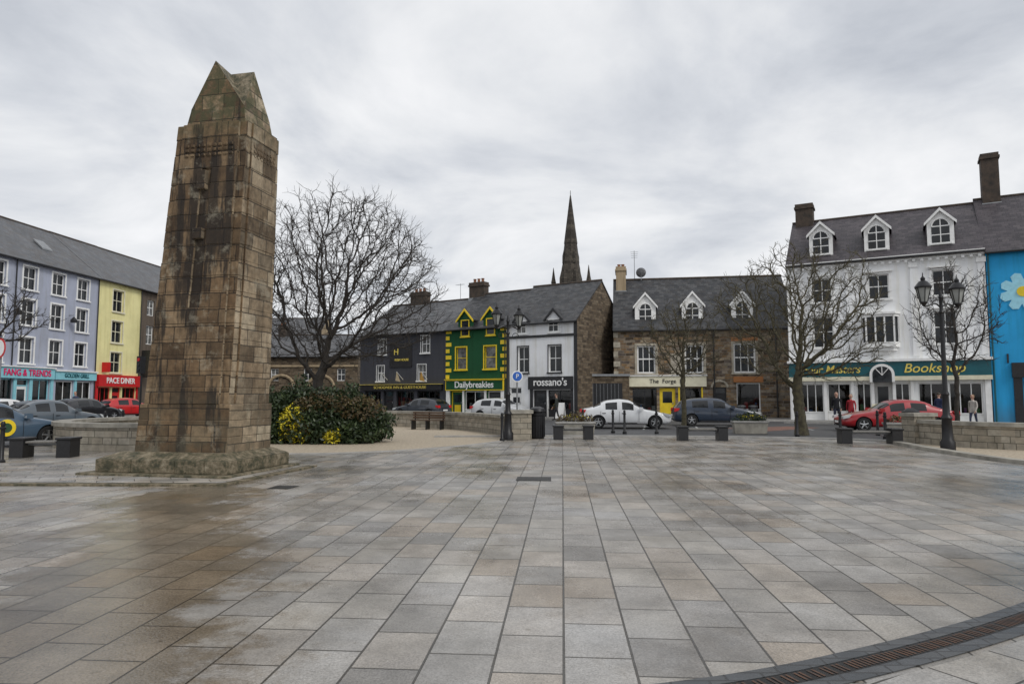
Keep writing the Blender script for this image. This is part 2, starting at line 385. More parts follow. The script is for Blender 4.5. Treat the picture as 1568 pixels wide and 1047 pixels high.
text(e, 'FANG & TRENDS', 9.5, -.25, 3.17, .62, 'pink', sx=.9, bold=.008)
text(e, 'GOLDEN GRILL', 14.3, -.23, 3.1, .42, 'teal', sx=.9, bold=.003)
mb = MB(); mb.prism([(1.6, 12.55), (2.4, 13.25), (2.4, 13.37), (1.6, 12.67)], 12.4, 13.4, 'metal', 'x'); mb.build('skylight', e)
wy = [(2.4 - .7, 2.4 + .7, a, b) for a, b in [(3.5, 5.2), (6.0, 7.8), (8.6, 10.4)]]
sh = [(.3, 1.9, .12, 2.3), (2.1, 3.2, .12, 2.3), (3.4, 5.2, .12, 2.3)]
e, sl = shell('pale_yellow_shop_building', PL(16.6), angL, 5.5, 9, 11.12, 14.82, 'yellow', 'slate_left', wy + sh)
mb = MB()
for w in wy: window(mb, *w, fr='cream', mull=1, gl='glass')
for w in wy: surround(mb, *w, 'cream', .1, .03)
shopbay(mb, *sh[0], 'rpaint'); door(mb, *sh[1][:2], sh[1][3], 'rpaint', 'rpaint'); shopbay(mb, *sh[2], 'rpaint')
mb.box(.05, 5.45, -.3, .0, 2.35, 3.3, 'rpaint'); mb.box(0.02, .28, -.1, .0, .12, 2.35, 'rpaint'); mb.box(5.22, 5.47, -.1, .0, .12, 2.35, 'rpaint')
mb.box(.7, .78, -.7, -.02, 3.5, 4.3, 'rpaint'); downpipe(mb, 5.4, 10.9)
mb.build('windows_and_shopfront', e)
text(e, "PACE DINER", 2.75, -.32, 2.83, .66, 'wpaint', bold=.008)
wb = [(x - .55, x + .55, a, b) for x in (1.4, 4.5, 7.6) for a, b in [(3.6, 5.3), (6.2, 7.9), (8.8, 10.2)]]
e, sl = shell('brown_rendered_house', PL(22.1), angL, 11.5, 9, 11.1, 14.8, 'brown', 'slate_left', wb + [(2.2, 4.0, .12, 2.4), (5, 8, .12, 2.4)])
mb = MB()
for w in wb: window(mb, *w)
shopbay(mb, 5, 8, .12, 2.4, 'kpaint'); door(mb, 2.2, 4.0, 2.4, 'kpaint', 'kpaint')
mb.box(.3, .4, -.9, -.05, 3.2, 5.6, 'kpaint')
mb.build('windows', e)

# ================================================================== CENTRAL ROW
OC = Vector((-12.9, 58.0)); dC = Vector((.845, -.534)).normalized(); angC = math.atan2(dC.y, dC.x)
def PC(s): return (OC.x + dC.x * s, OC.y + dC.y * s)
wd = [(2.05, 2.95, 5.0, 6.3), (6.65, 7.55, 5.0, 6.4), (1.9, 2.75, 2.8, 4.1), (6.3, 7.2, 2.8, 4.1)]
sd = [(.6, 2.4, .12, 2.0), (2.7, 3.8, .12, 2.0), (4.1, 6.0, .12, 2.0), (6.3, 8.6, .12, 2.0)]
e, sl = shell('charcoal_pub_building', PC(0), angC, 9.2, 8.2, 6.75, 9.6, 'dark', 'slate2', wd + sd)
mb = MB()
for w in wd: window(mb, *w, mull=1, gl='glassc'); surround(mb, *w, 'wpaint', .04, .02)
for i, w in enumerate(sd):
    if i == 1: door(mb, w[0], w[1], w[3], 'kpaint', 'kpaint')
    else: shopbay(mb, *w, 'kpaint', .6, 3)
mb.box(.3, 8.9, -.2, .0, 2.05, 2.5, 'kpaint'); mb.box(.25, 8.95, -.3, .0, 2.5, 2.53, 'gold')
mb.box(3.4, 5.75, -.06, .0, 3.9, 5.9, 'kpaint')
for x in (3.2, 4.9, 7.4): mb.tube((x, -.1, 2.9), (x + .1, -1.0, 3.5), .02, .02, 6, 'wpaint'); mb.prism([(x - .02, 2.8), (x + .5, 2.7), (x + .1, 3.5)], -1.0, -.98, random.choice(goods))
chimney(mb, 3.1, 4.1, 1.7, .7, 9.0, 10.7, pots=3)
for x, y in ((5.6, 2.0),): mb.box(x, x + .8, y - .1, y + .9, 6.75 + sl * y + .05, 6.75 + sl * y + .35, 'metal')
mb.build('windows_and_shopfront', e); aerial(e, 7.5, 4.1, 9.5)
text(e, 'IRISH HOUSE', 4.7, -.08, 4.5, .26, 'gold'); text(e, 'H', 4.1, -.08, 5.15, .75, 'gold')
text(e, "SCHOONER INN & GUESTHOUSE", 4.6, -.22, 2.27, .30, 'gold', sx=1.25)
wg = [(.95, 1.95, 3.6, 5.3), (3.6, 4.65, 3.6, 5.3)]
sg = [(.5, 1.6, .12, 1.95), (1.8, 3.6, .12, 1.95), (3.9, 5.1, .12, 1.95)]
e, sl = shell('dark_green_shop_building', PC(9.2), angC, 5.56, 8.2, 6.8, 9.9, 'green', 'slate', wg + sg)
mb = MB()
for w in wg: window(mb, *w, fr='ypaint', mull=0, fw=.06, gl='glassc'); surround(mb, *w, 'ypaint', .08, .04)
for k in range(8):
    w = .5 if k % 2 else .32; z = 2.9 + k * .5
    mb.box(-.02, w, -.035, .0, z, z + .3, 'ypaint'); mb.box(5.56 - w, 5.55, -.035, .0, z, z + .3, 'ypaint')
dormer(mb, 1.85, 6.0, 1.35, 1.45, -.03, 2.6, .75, 'green', 'slate', 'ypaint', board='ypaint', ww=.8, mull=0)
dormer(mb, 4.2, 6.0, 1.35, 1.45, -.03, 2.6, .75, 'green', 'slate', 'ypaint', board='ypaint', ww=.8, mull=0)
shopbay(mb, *sg[1], 'wpaint', .4, 1); door(mb, sg[0][0], sg[0][1], sg[0][3], 'green', 'ypaint', fan=False); door(mb, sg[2][0], sg[2][1], sg[2][3], 'kpaint', 'wpaint', fan=False)
mb.box(.1, .42, -.12, 0, .12, 2.0, 'wpaint'); mb.box(5.15, 5.45, -.12, 0, .12, 2.0, 'wpaint')
mb.box(1.65, 1.78, -.1, 0, .12, 2.0, 'wpaint'); mb.box(3.66, 3.84, -.1, 0, .12, 2.0, 'wpaint')
mb.box(.1, 5.45, -.22, 0, 2.0, 2.8, 'ypaint'); mb.box(.18, 5.37, -.235, -.221, 2.07, 2.73, 'green'); mb.box(.05, 5.5, -.33, 0, 2.8, 2.86, 'ypaint')
chimney(mb, .2, 4.1, 1.5, .7, 9.2, 11.0, pots=3)
downpipe(mb, 5.5, 6.6)
mb.build('windows_and_shopfront', e)
text(e, 'Dailybreakies', 2.8, -.24, 2.42, .68, 'wpaint', sx=.98, bold=.010)
ww_ = [(1.0, 1.9, 3.25, 5.15), (3.55, 4.55, 3.25, 5.15)]
sw = [(.3, 1.3, .12, 2.2), (2.3, 3.4, .12, 2.0), (3.5, 5.3, .12, 2.0)]
e, sl = shell('white_shop_building', PC(14.76), angC, 5.8, 8.2, 6.9, 10.1, 'white_g', 'slate', ww_ + sw, side='rubble_d')
mb = MB()
for w in ww_: window(mb, *w, fr='wpaint', mull=1, gl='glass'); surround(mb, *w, 'kpaint', .06, .03)
mb.box(0, 5.8, -.09, 0, 5.75, 5.92, 'kpaint'); mb.box(5.58, 5.83, -.045, 0, .12, 6.85, 'kpaint')
dormer(mb, 1.35, 5.96, 1.2, 1.1, -.03, 2.6, .65, 'white_g', 'slate', 'wpaint', board='kpaint', ww=.85)
dormer(mb, 4.0, 5.96, 1.2, 1.1, -.03, 2.6, .65, 'white_g', 'slate', 'wpaint', board='kpaint', ww=.85)
door(mb, *sw[0][:2], 2.2, 'wpaint', 'wpaint'); door(mb, *sw[1][:2], 2.0, 'kpaint', 'kpaint', fan=False); shopbay(mb, *sw[2], 'kpaint', .5, 1)
mb.box(1.95, 5.5, -.16, 0, 2.05, 2.95, 'kpaint'); mb.box(2.05, 2.28, -.06, 0, .12, 2.05, 'kpaint'); mb.box(5.32, 5.5, -.06, 0, .12, 2.05, 'kpaint')
mb.build('windows_and_shopfront', e)
text(e, "rossano's", 3.75, -.18, 2.54, .76, 'wpaint', sx=.95, bold=.010)

mb = MB(); mb.box(0, 3.4, 0, .3, 0, 3.0, 'rubble_d'); mb.box(-.05, 3.45, -.1, .4, 3.0, 3.15, 'metal'); mb.box(.7, 2.9, -.05, -.003, .1, 2.5, 'kpaint')
for k in range(8): mb.box(.8 + k * .26, .82 + k * .26, -.07, -.051, .15, 2.45, 'metal')
mb.build('yard_gate_wall', None, (5.0, 49.2, 0), R(-5))

# ================================================================== STONE BUILDING
OS = (7.4, 49.5); dS = Vector((.986, -.167)).normalized(); angS = math.atan2(dS.y, dS.x)
ws = [(1.65, 2.95, 3.2, 5.2), (5.0, 6.3, 3.2, 5.2), (8.35, 9.85, 3.2, 5.3)]
ss = [(1.3, 3.0, .12, 2.15), (3.2, 4.3, .12, 2.15), (4.5, 6.2, .12, 2.15), (6.9, 7.8, .12, 2.2), (8.5, 10.1, .12, 2.5)]
e, sl = shell('stone_shop_building', OS, angS, 12.5, 8, 6.5, 10.6, 'rubble', 'slate', ws + ss)
mb = MB()
for w in ws: window(mb, *w, mull=2, fw=.11, gl='glass')
for w in ws[:2]: surround(mb, *w, 'stonetrim', .16, .03)
surround(mb, *ws[2], 'stonetrim', .14, .03)
mb.box(4.0, 4.9, -.03, 0, 3.1, 4.6, 'stonetrim')
for k in range(9):
    z = .2 + k * .7; mb.box(-.02, .45 if k % 2 else .3, -.03, .0, z, z + .38, 'stonetrim')
for x in (2.3, 5.65, 9.1): dormer(mb, x, 6.75, 1.5, 1.45, .55, 2.4, .9, 'wpaint', 'slate', 'wpaint', arch=True, ww=.85)
mb.box(1.0, 6.45, -.18, 0, 2.25, 3.0, 'cream'); mb.box(.95, 6.5, -.28, 0, 3.0, 3.07, 'wpaint')
shopbay(mb, *ss[0], 'kpaint', .4, 1); door(mb, *ss[1][:2], 2.15, 'ypaint', 'ypaint', fan=False); shopbay(mb, *ss[2], 'kpaint', .4, 1, rm='kpaint')
mb.box(4.5, 4.62, -.02, .1, .12, 2.2, 'ypaint'); mb.box(6.1, 6.2, -.02, .1, .12, 2.2, 'ypaint')
door(mb, *ss[3][:2], 2.2, 'kpaint', 'kpaint'); shopbay(mb, *ss[4], 'wpaint', .5, 0)
for a in range(6):
    t0, t1 = math.pi * a / 6, math.pi * (a + 1) / 6
    mb.tube((7.35 + .55 * math.cos(t0), -.03, 2.2 + .45 * math.sin(t0)), (7.35 + .55 * math.cos(t1), -.03, 2.2 + .45 * math.sin(t1)), .08, .08, 6, 'stonetrim')
mb.box(8.3, 10.3, -.06, 0, 2.55, 2.95, 'orange'); mb.box(8.2, 10.0, -.06, 0, 5.45, 5.7, 'orange')
mb.box(0, 12.5, -.12, 0, 6.2, 6.35, 'stonetrim'); downpipe(mb, 7.0, 6.2); downpipe(mb, 11.2, 6.2)
chimney(mb, .55, 4, .75, 2.0, 9.2, 11.6, mat='tan', pots=2)
mb.tube((1.6, 4, 10.6), (1.6, 4, 13.0), .025, .025, 6, 'metal')
for k in range(4): mb.tube((1.3 + k * .02, 4, 12.9 - k * .15), (1.9 - k * .02, 4, 12.9 - k * .15), .012, .012, 5, 'metal')
mb.lathe([(.02, 0), (.25, .06), (.38, .16), (.39, .16)], 2.1, 3.6, 14, 'slate2', cz=11.2, axis='y'); mb.tube((2.1, 3.7, 10.6), (2.1, 3.7, 11.3), .03, .03, 6, 'metal')
mb.build('windows_and_shopfront', e)
text(e, 'The  Forge  P.', 3.7, -.2, 2.63, .42, 'kpaint')

# ================================================================== BOOKSHOP
OE = Vector((17.5, 43.0)); dE = Vector((.872, -.49)).normalized(); angE = math.atan2(dE.y, dE.x)
def PE(s): return (OE.x + dE.x * s, OE.y + dE.y * s)
we = [(x - .55, x + .55, 7.35, 8.85) for x in (2.0, 5.1, 8.4)] + [(x - .58, x + .58, 4.55, 6.45) for x in (2.0, 8.4)]
se = [(.5, 1.9, .12, 2.35), (2.1, 3.4, .12, 2.35), (3.7, 4.5, .12, 2.35), (4.6, 5.6, .12, 2.9), (5.7, 6.5, .12, 2.35), (6.9, 8.2, .12, 2.35), (8.4, 10.0, .12, 2.35)]
e, sl = shell('white_bookshop_building', PE(0), angE, 10.4, 8.4, 9.9, 13.4, 'white', 'purple', we + se)
mb = MB()
for w in we: window(mb, *w, mull=1, gl='glass'); surround(mb, *w, 'wpaint', .13, .05, hood=True)
mb.box(-.02, 10.42, -.16, 0, 9.55, 9.72, 'wpaint'); mb.box(-.02, 10.42, -.24, -.002, 9.72, 9.85, 'wpaint')
for k in range(26): mb.box(.1 + k * .4, .25 + k * .4, -.22, -.162, 9.42, 9.56, 'wpaint')
for x in (.0, 3.35, 6.75, 10.05):
    mb.box(x, x + .35, -.07, 0, 3.9, 9.4, 'white'); mb.box(x - .05, x + .4, -.12, 0, 9.1, 9.4, 'wpaint')
for x in (2.0, 5.1, 8.4): dormer(mb, x, 10.35, 1.35, 1.45, .45, 2.6, .7, 'wpaint', 'purple', 'wpaint', arch=True, ww=.9)
bp = [(4.1, 0), (4.35, -.55), (5.85, -.55), (6.1, 0)]
mb.prism(bp, 4.45, 4.75, 'wpaint', 'z'); mb.prism(bp, 6.25, 6.4, 'wpaint', 'z'); mb.prism([(4.02, 0), (4.3, -.64), (5.9, -.64), (6.18, 0)], 6.4, 6.52, 'wpaint', 'z')
mb.prism([(4.25, 0), (4.45, -.4), (5.75, -.4), (5.95, 0)], 4.25, 4.45, 'wpaint', 'z'); mb.prism([(4.6, 0), (4.7, -.2), (5.5, -.2), (5.6, 0)], 4.05, 4.25, 'wpaint', 'z')
mb.prism([(4.2, 0), (4.42, -.48), (5.78, -.48), (6.0, 0)], 4.75, 6.25, 'glass', 'z')
for x, y in ((4.37, -.53), (5.83, -.53), (4.86, -.53), (5.34, -.53), (4.13, -.03), (6.07, -.03)): mb.box(x - .045, x + .045, y - .02, y + .05, 4.75, 6.25, 'wpaint')
mb.box(-.02, 10.42, -.3, 0, 2.75, 3.6, 'teal'); mb.box(-.1, 10.5, -.42, 0, 3.6, 3.75, 'wpaint'); mb.box(-.05, 10.45, -.36, 0, 2.5, 2.74, 'cream')
n = 14
arc = [(4.45, 2.4)] + [(5.1 - .65 * math.cos(math.pi * i / n), 2.85 + .62 * math.sin(math.pi * i / n)) for i in range(n + 1)] + [(5.75, 2.4)]
mb.prism(arc, -.46, -.362, 'wpaint')
arc = [(4.6, 2.4)] + [(5.1 - .5 * math.cos(math.pi * i / n), 2.85 + .47 * math.sin(math.pi * i / n)) for i in range(n + 1)] + [(5.6, 2.4)]
mb.prism(arc, -.475, -.463, 'glass')
for a in (50, 90, 130): mb.tube((5.1, -.48, 2.8), (5.1 + .5 * math.cos(R(a)), -.48, 2.8 + .5 * math.sin(R(a))), .02, .02, 6, 'wpaint')
for i, w in enumerate(se):
    if i == 3: door(mb, w[0], w[1], 2.4, 'wpaint', 'wpaint', y=.5, fan=False)
    elif i in (0, 6): shopbay(mb, *w, 'wpaint', .45, 2)
    else: shopbay(mb, *w, 'wpaint', .5, 1)
for x in (.05, 1.93, 3.43, 4.5, 5.62, 6.53, 8.22, 10.1):
    mb.box(x, x + (.27 if x > 10 or x < .1 else .16), -.14, -.001, .12, 2.5, 'wpaint')
downpipe(mb, .02, 9.4, 'wpaint')
chimney(mb, .75, 4.2, 1.1, 1.0, 11.5, 14.7, pots=0); chimney(mb, 11.3, 4.2, .9, .9, 12.8, 16.4, pots=0)
mb.build('windows_and_shopfront', e)
text(e, 'Four Masters', 2.35, -.32, 3.17, .68, 'gold', shear=.25, sx=.88, bold=.004); text(e, 'Bookshop', 7.7, -.32, 3.17, .74, 'gold', shear=.25, bold=.004)
wq = [(x - .5, x + .5, a, b) for x in (4.2, 7.2) for a, b in ((4.6, 6.4), (7.3, 8.8))]
sq = [(1.4, 3.2, .12, 2.4), (3.6, 4.8, .12, 2.4), (5.2, 8.0, .12, 2.4)]
e, sl = shell('blue_shop_building', PE(10.45), angE, 9.5, 8.4, 9.75, 13.6, 'blue', 'purple', wq + sq)
mb = MB()
for w in wq: window(mb, *w); surround(mb, *w, 'wpaint')
shopbay(mb, *sq[0], 'kpaint'); door(mb, *sq[1][:2], 2.4, 'kpaint', 'kpaint'); shopbay(mb, *sq[2], 'kpaint')
mb.box(.9, 9, -.2, 0, 2.6, 3.4, 'kpaint'); mb.box(.95, 1.35, -.1, 0, .12, 2.6, 'kpaint'); downpipe(mb, .1, 9.5, 'teal')
mb.box(.72, .8, -.06, 0, 3.4, 3.9, 'kpaint')
pet = M('petal_paint', (.36, .72, .86), None, 5, .6)
for k in range(8):
    a = k * math.pi / 4 + .3; ca, sa = math.cos(a), math.sin(a)
    pts = [(.12, -.06), (.5, -.26), (.95, -.25), (1.08, 0), (.95, .25), (.5, .26), (.12, .06)]
    mb.prism([(1.6 + p * ca - q * sa, 7.3 + p * sa + q * ca) for p, q in pts], -.03 - .002 * k, -.002, pet)
mb.lathe([(.28, 0), (.28, .06), (.2, .07)], 1.6, -.07, 16, 'ypaint', cz=7.3, axis='y')
chimney(mb, 9.0, 4.2, 1.3, .9, 12.8, 15.6)
mb.build('windows_and_shopfront', e)
text(e, 'BARBER', 2.6, -.22, 3.0, .42, 'wpaint')

# ================================================================== background buildings
def simple_house(name, O, ang, W, D, ze, zr, wall, rf, nw, zs, ww=.9, hh=1.3, extra=None, fr='wpaint'):
    ops = []
    for z in zs:
        for k in range(nw):
            x = W * (k + .5) / nw; ops.append((x - ww / 2, x + ww / 2, z, z + hh))
    e, sl = shell(name, O, ang, W, D, ze, zr, wall, rf, ops)
    mb = MB()
    for w in ops: window(mb, *w, fr=fr)
    if extra: extra(mb)
    mb.build('windows', e); return e
def arches(mb):
    for x in (2.6, 7.0):
        for a in range(8):
            t0, t1 = math.pi * a / 8, math.pi * (a + 1) / 8
            mb.tube((x + 1.4 * math.cos(t0), -.05, 2.6 + 1.2 * math.sin(t0)), (x + 1.4 * math.cos(t1), -.05, 2.6 + 1.2 * math.sin(t1)), .16, .16, 6, 'tan')
    mb.box(-.1, 11, -.1, 0, 4.7, 4.9, 'tan'); chimney(mb, 1.0, 4, .8, .8, 7.5, 9.6)
simple_house('stone_market_house', (-27.5, 74), R(-4), 11, 8, 5.9, 8.4, 'rubble_d', 'slate2', 3, (3.2,), extra=arches)
simple_house('small_white_cottage', (-16.2, 76), R(-10), 6, 7, 5.0, 7.6, 'white_g', 'slate', 2, (2.6,))
simple_house('grey_terraced_house', (-40, 84), R(-2), 16, 9, 8.5, 11.5, 'tan', 'slate2', 5, (2.6, 5.5))
simple_house('rear_slate_roof_house', (20.0, 54), R(-14), 9, 8, 7.5, 10.5, 'brown', 'slate', 3, (2.5, 5.2))

spm = brick('spire_stone', [(.045, .038, .03), (.07, .058, .046), (.10, .085, .065)], (.03, .026, .022), .6, .3, .02, .9, .6, .4, nscale=.6)[0]
mb = MB(); S = 110
mb.frustum((0, 0), 5.2, 5.2, 0, (0, 0), 4.6, 4.6, 17.5, spm)
mb.frustum((0, 0), 4.9, 4.9, 17.5, (0, 0), 4.9, 4.9, 17.9, spm)
for k in range(12): mb.box(-2.4 + k * .42, -2.2 + k * .42, -2.45, -2.2, 17.9, 18.4, spm)
mb.lathe([(1.9, 17.9), (1.72, 19.5), (1.80, 19.7), (1.5, 22.3), (1.36, 23.0), (1.40, 23.2), (1.05, 26.2), (1.1, 26.4), (.12, 34.2), (.04, 34.5)], 0, 0, 8, spm, rot=R(22.5))
for sx in (-1, 1):
    for sy in (-1, 1): mb.lathe([(.42, 17.6), (.40, 20.0), (.46, 20.1), (.30, 20.8), (.04, 22.6)], sx * 2.15, sy * 2.15, 6, spm)
for a in range(4):
    ca, sa = math.cos(a * math.pi / 2 - math.pi / 2), math.sin(a * math.pi / 2 - math.pi / 2)
    mb.lathe([(.5, 18.5), (.48, 20.6), (.05, 22.2)], 1.55 * ca, 1.55 * sa, 4, spm)
    mb.lathe([(.28, 23), (.26, 24.2), (.03, 25.2)], 1.25 * ca, 1.25 * sa, 4, spm)
mb.tube((0, 0, 34.3), (0, 0, 35.2), .05, .04, 6, spm)
mb.build('church_spire', None, (9.6, S, 0), R(20))

# ================================================================== GROUND
def sheet(name, pts, z, mat):
    mb = MB(); mb.face([(x, y, z) for x, y in pts], mat); return mb.build(name)
MAT['asphalt'] = M('asphalt', (.072, .072, .074), (.045, .045, .047), .6, .6, .4)
sheet('ground', [(-900, -900), (900, -900), (900, 900), (-900, 900)], 0, 'asphalt')
def paving(name, rot, cols, wet=True, bw=.62, bh=.42):
    m, nt, b, c, t, v = brick(name, cols, (.06, .054, .044), bw, bh, .009, .5, .45, .38, co='Object', rot=rot, nscale=1.7, off=.42, fine=60)
    vo = coord(nt, 'Object')
    sp = ramp(nt, [(.35, (.68, .68, .68)), (.62, (1.16, 1.16, 1.16))]); nt.links.new(noise(nt, vo, 70, 3, .75), sp.inputs[0])
    c = mixc(nt, c, sp.outputs[0], 1.0, 'MULTIPLY')
    big = noise(nt, vo, .30, 8, .66)
    br = ramp(nt, [(.38, (.66, .63, .58)), (.5, (.92, .90, .87)), (.62, (1.08, 1.08, 1.08))]); nt.links.new(big, br.inputs[0])
    c = mixc(nt, c, br.outputs[0], 1.0, 'MULTIPLY')
    vz = nt.nodes.new('ShaderNodeTexVoronoi'); vz.inputs['Scale'].default_value = 3.1; nt.links.new(vo, vz.inputs['Vector'])
    spt = mth(nt, 'MULTIPLY', mth(nt, 'SUBTRACT', 1.0, mrange(nt, vz.outputs['Distance'], .03, .10), True), mrange(nt, noise(nt, vo, .8), .5, .6))
    c = mixc(nt, c, mixc(nt, c, (.5, .47, .43), 1.0, 'MULTIPLY'), spt)
    rr = ramp(nt, [(.38, .18), (.62, .46)]); nt.links.new(noise(nt, vo, .55, 7, .62), rr.inputs[0])
    rough = rr.outputs[0]
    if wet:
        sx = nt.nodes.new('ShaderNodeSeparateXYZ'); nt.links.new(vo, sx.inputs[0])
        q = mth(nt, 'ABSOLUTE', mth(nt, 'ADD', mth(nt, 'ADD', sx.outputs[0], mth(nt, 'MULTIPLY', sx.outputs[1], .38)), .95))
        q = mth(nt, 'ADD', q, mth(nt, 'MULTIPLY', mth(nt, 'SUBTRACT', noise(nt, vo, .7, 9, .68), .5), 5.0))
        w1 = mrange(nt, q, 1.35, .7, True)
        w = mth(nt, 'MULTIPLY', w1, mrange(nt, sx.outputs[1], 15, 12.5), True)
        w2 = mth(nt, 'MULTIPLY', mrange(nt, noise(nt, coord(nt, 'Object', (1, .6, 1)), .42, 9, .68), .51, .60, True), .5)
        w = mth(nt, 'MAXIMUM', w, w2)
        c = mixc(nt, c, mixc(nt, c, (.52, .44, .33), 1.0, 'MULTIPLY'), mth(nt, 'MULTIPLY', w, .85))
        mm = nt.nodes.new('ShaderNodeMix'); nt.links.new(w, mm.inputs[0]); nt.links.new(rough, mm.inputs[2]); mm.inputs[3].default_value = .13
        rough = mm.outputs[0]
    nt.links.new(c, b.inputs['Base Color']); nt.links.new(rough, b.inputs['Roughness'])
    return m
slab = [(.285, .275, .262), (.38, .363, .338), (.43, .41, .378), (.33, .322, .313), (.455, .425, .39), (.37, .322, .268), (.40, .39, .376)]
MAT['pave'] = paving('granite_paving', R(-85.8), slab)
MAT['pave2'] = paving('granite_paving_edge', R(-30), [tuple(min(1, k * 1.15) for k in c) for c in slab], False, .6, .4)
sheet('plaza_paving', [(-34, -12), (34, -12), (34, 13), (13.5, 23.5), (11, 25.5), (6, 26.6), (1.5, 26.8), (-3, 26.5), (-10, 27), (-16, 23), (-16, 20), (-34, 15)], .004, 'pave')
MAT['gravel'] = M('tan_pebble_paving', (.48, .41, .31), (.27, .22, .16), 14, .85, .5)
sheet('pebble_paving', [(-9.5, 19.6), (-7, 19.1), (-4.8, 19.4), (-3.0, 20.6), (-1.4, 22.6), (-.4, 24.6), (0, 27), (-1.5, 31.5), (-3.6, 34.3), (-6.5, 36.3), (-9.5, 36), (-13, 33), (-14, 27), (-12, 22)], .009, 'gravel')
sheet('pebble_paving', [(12.5, 22.5), (12.3, 20.5), (12.05, 18.5), (11.95, 16.8), (12.3, 15), (13.4, 13.2), (15.5, 11.8), (19, 11.5), (24, 14), (24, 22), (16, 24)], .009, 'gravel')
def strip(mb, pts, w, z0, z1, mat, off=0.0):
    P = [Vector(p) for p in pts]; L = []; Rr = []
    for i, p in enumerate(P):
        d = (P[min(i + 1, len(P) - 1)] - P[max(i - 1, 0)]).normalized(); n = Vector((-d.y, d.x))
        L.append(p + n * (off + w / 2)); Rr.append(p + n * (off - w / 2))
    k = mb.mi(mat); i0 = len(mb.v)
    for a, b in zip(L, Rr): mb.v += [(a.x, a.y, z0), (b.x, b.y, z0), (b.x, b.y, z1), (a.x, a.y, z1)]
    for j in range(len(P) - 1):
        a = i0 + 4 * j
        for q in ((0, 1, 5, 4), (1, 2, 6, 5), (2, 3, 7, 6), (3, 0, 4, 7)): mb.f.append(tuple(a + t for t in q)); mb.m.append(k)
    e_ = i0 + 4 * (len(P) - 1)
    mb.f.append((i0, i0 + 3, i0 + 2, i0 + 1)); mb.f.append((e_, e_ + 1, e_ + 2, e_ + 3)); mb.m += [k, k]
def smooth_path(pts, n=6):
    P = [Vector(p) for p in pts]; out = []
    for i in range(len(P) - 1):
        p0, p1, p2, p3 = P[max(i - 1, 0)], P[i], P[i + 1], P[min(i + 2, len(P) - 1)]
        for k in range(n):
            t = k / n
            out.append(.5 * ((2 * p1) + (p2 - p0) * t + (2 * p0 - 5 * p1 + 4 * p2 - p3) * t * t + (3 * p1 - p0 - 3 * p2 + p3) * t ** 3))
    out.append(P[-1]); return out
MAT['sett'] = brick('dark_granite_setts', [(.05, .055, .06), (.08, .085, .09), (.065, .068, .07)], (.03, .03, .03), .22, .11, .008, .4, .5, .3, co='Object', nscale=4)[0]
MAT['grate'] = M('cast_iron_grate', (.03, .028, .026), (.015, .014, .013), 12, .5, .3, .5)
MAT['rust'] = M('rusty_iron', (.14, .07, .04), (.05, .04, .035), 12, .6, .3, .3)
dp = smooth_path([(-3.5, 3.35), (-1.0, 3.42), (.93, 3.78), (2.3, 4.32), (3.92, 5.2), (6, 6.6), (8.2, 8.4), (10, 11), (10.8, 14)], 14)
mb = MB(); strip(mb, dp, .10, .005, .012, 'sett', .12); strip(mb, dp, .10, .005, .012, 'sett', -.12); strip(mb, dp, .13, .005, .009, 'grate')
for i in range(len(dp) - 1):
    a, b = dp[i], dp[i + 1]; d = b - a; L = d.length; d.normalize(); nn = Vector((-d.y, d.x)); k = int(L / .035)
    for j in range(k):
        p = a + d * (j * .035); q = p + d * .016
        mb.face([(*(p - nn * .05), .0125), (*(q - nn * .05), .0125), (*(q + nn * .05), .0125), (*(p + nn * .05), .0125)], 'rust')
mb.build('drainage_channel')
sheet('paving_border', [(-3.5, 3.18)] + [(p.x + .14, p.y - .17) for p in dp[14:]] + [(30, 12), (30, -12), (-3.5, -12)], .0075, 'pave2')
mb = MB(); mb.box(-.32, .32, -.2, .2, .006, .014, 'grate')
for k in range(9): mb.box(-.3 + k * .07, -.26 + k * .07, -.18, .18, .0142, .018, 'rust')
mb.build('manhole_cover', None, (1.25, 3.62, 0), R(18))
mb = MB(); mb.box(-.33, .33, -.3, .3, .006, .013, 'grate'); mb.build('manhole_cover', None, (.42, 13.3, 0), R(-3))
mb = MB(); mb.box(-.2, .2, -.2, .2, .006, .012, 'grate'); mb.build('manhole_cover', None, (-4.0, 12.1, 0), R(-5))
MAT['kerb'] = M('granite_kerb', (.38, .37, .35), (.24, .235, .22), 3, .75, .4)
mb = MB(); strip(mb, smooth_path([(13.5, 23.6), (11, 25.6), (6, 26.7), (1.5, 26.9), (-3, 26.6)]), .3, 0, .06, 'kerb'); mb.build('plaza_kerb')
mb = MB(); strip(mb, smooth_path([(12.8, 23), (12.3, 20.5), (12.05, 18.5), (11.95, 16.8), (12.3, 15), (13.4, 13.2), (15.5, 11.8), (19, 11.5)]), .3, 0, .10, 'coping'); mb.build('planter_kerb')
mb = MB(); strip(mb, smooth_path([(-9.5, 19.5), (-7, 19.0), (-4.8, 19.3), (-2.9, 20.5), (-1.3, 22.5), (-.3, 24.5)]), .22, 0, .016, 'kerb'); mb.build('pebble_edging')
MAT['brickp'] = brick('red_brick_paving', [(.2, .09, .06), (.26, .12, .08), (.17, .085, .065)], (.1, .08, .07), .2, .1, .008, .7, .3, .3, co='Object')[0]
MAT['flag'] = brick('footpath_flags', [(.24, .235, .22), (.28, .27, .25), (.21, .205, .2)], (.1, .1, .095), .6, .6, .008, .6, .3, .3, co='Object', nscale=.8)[0]
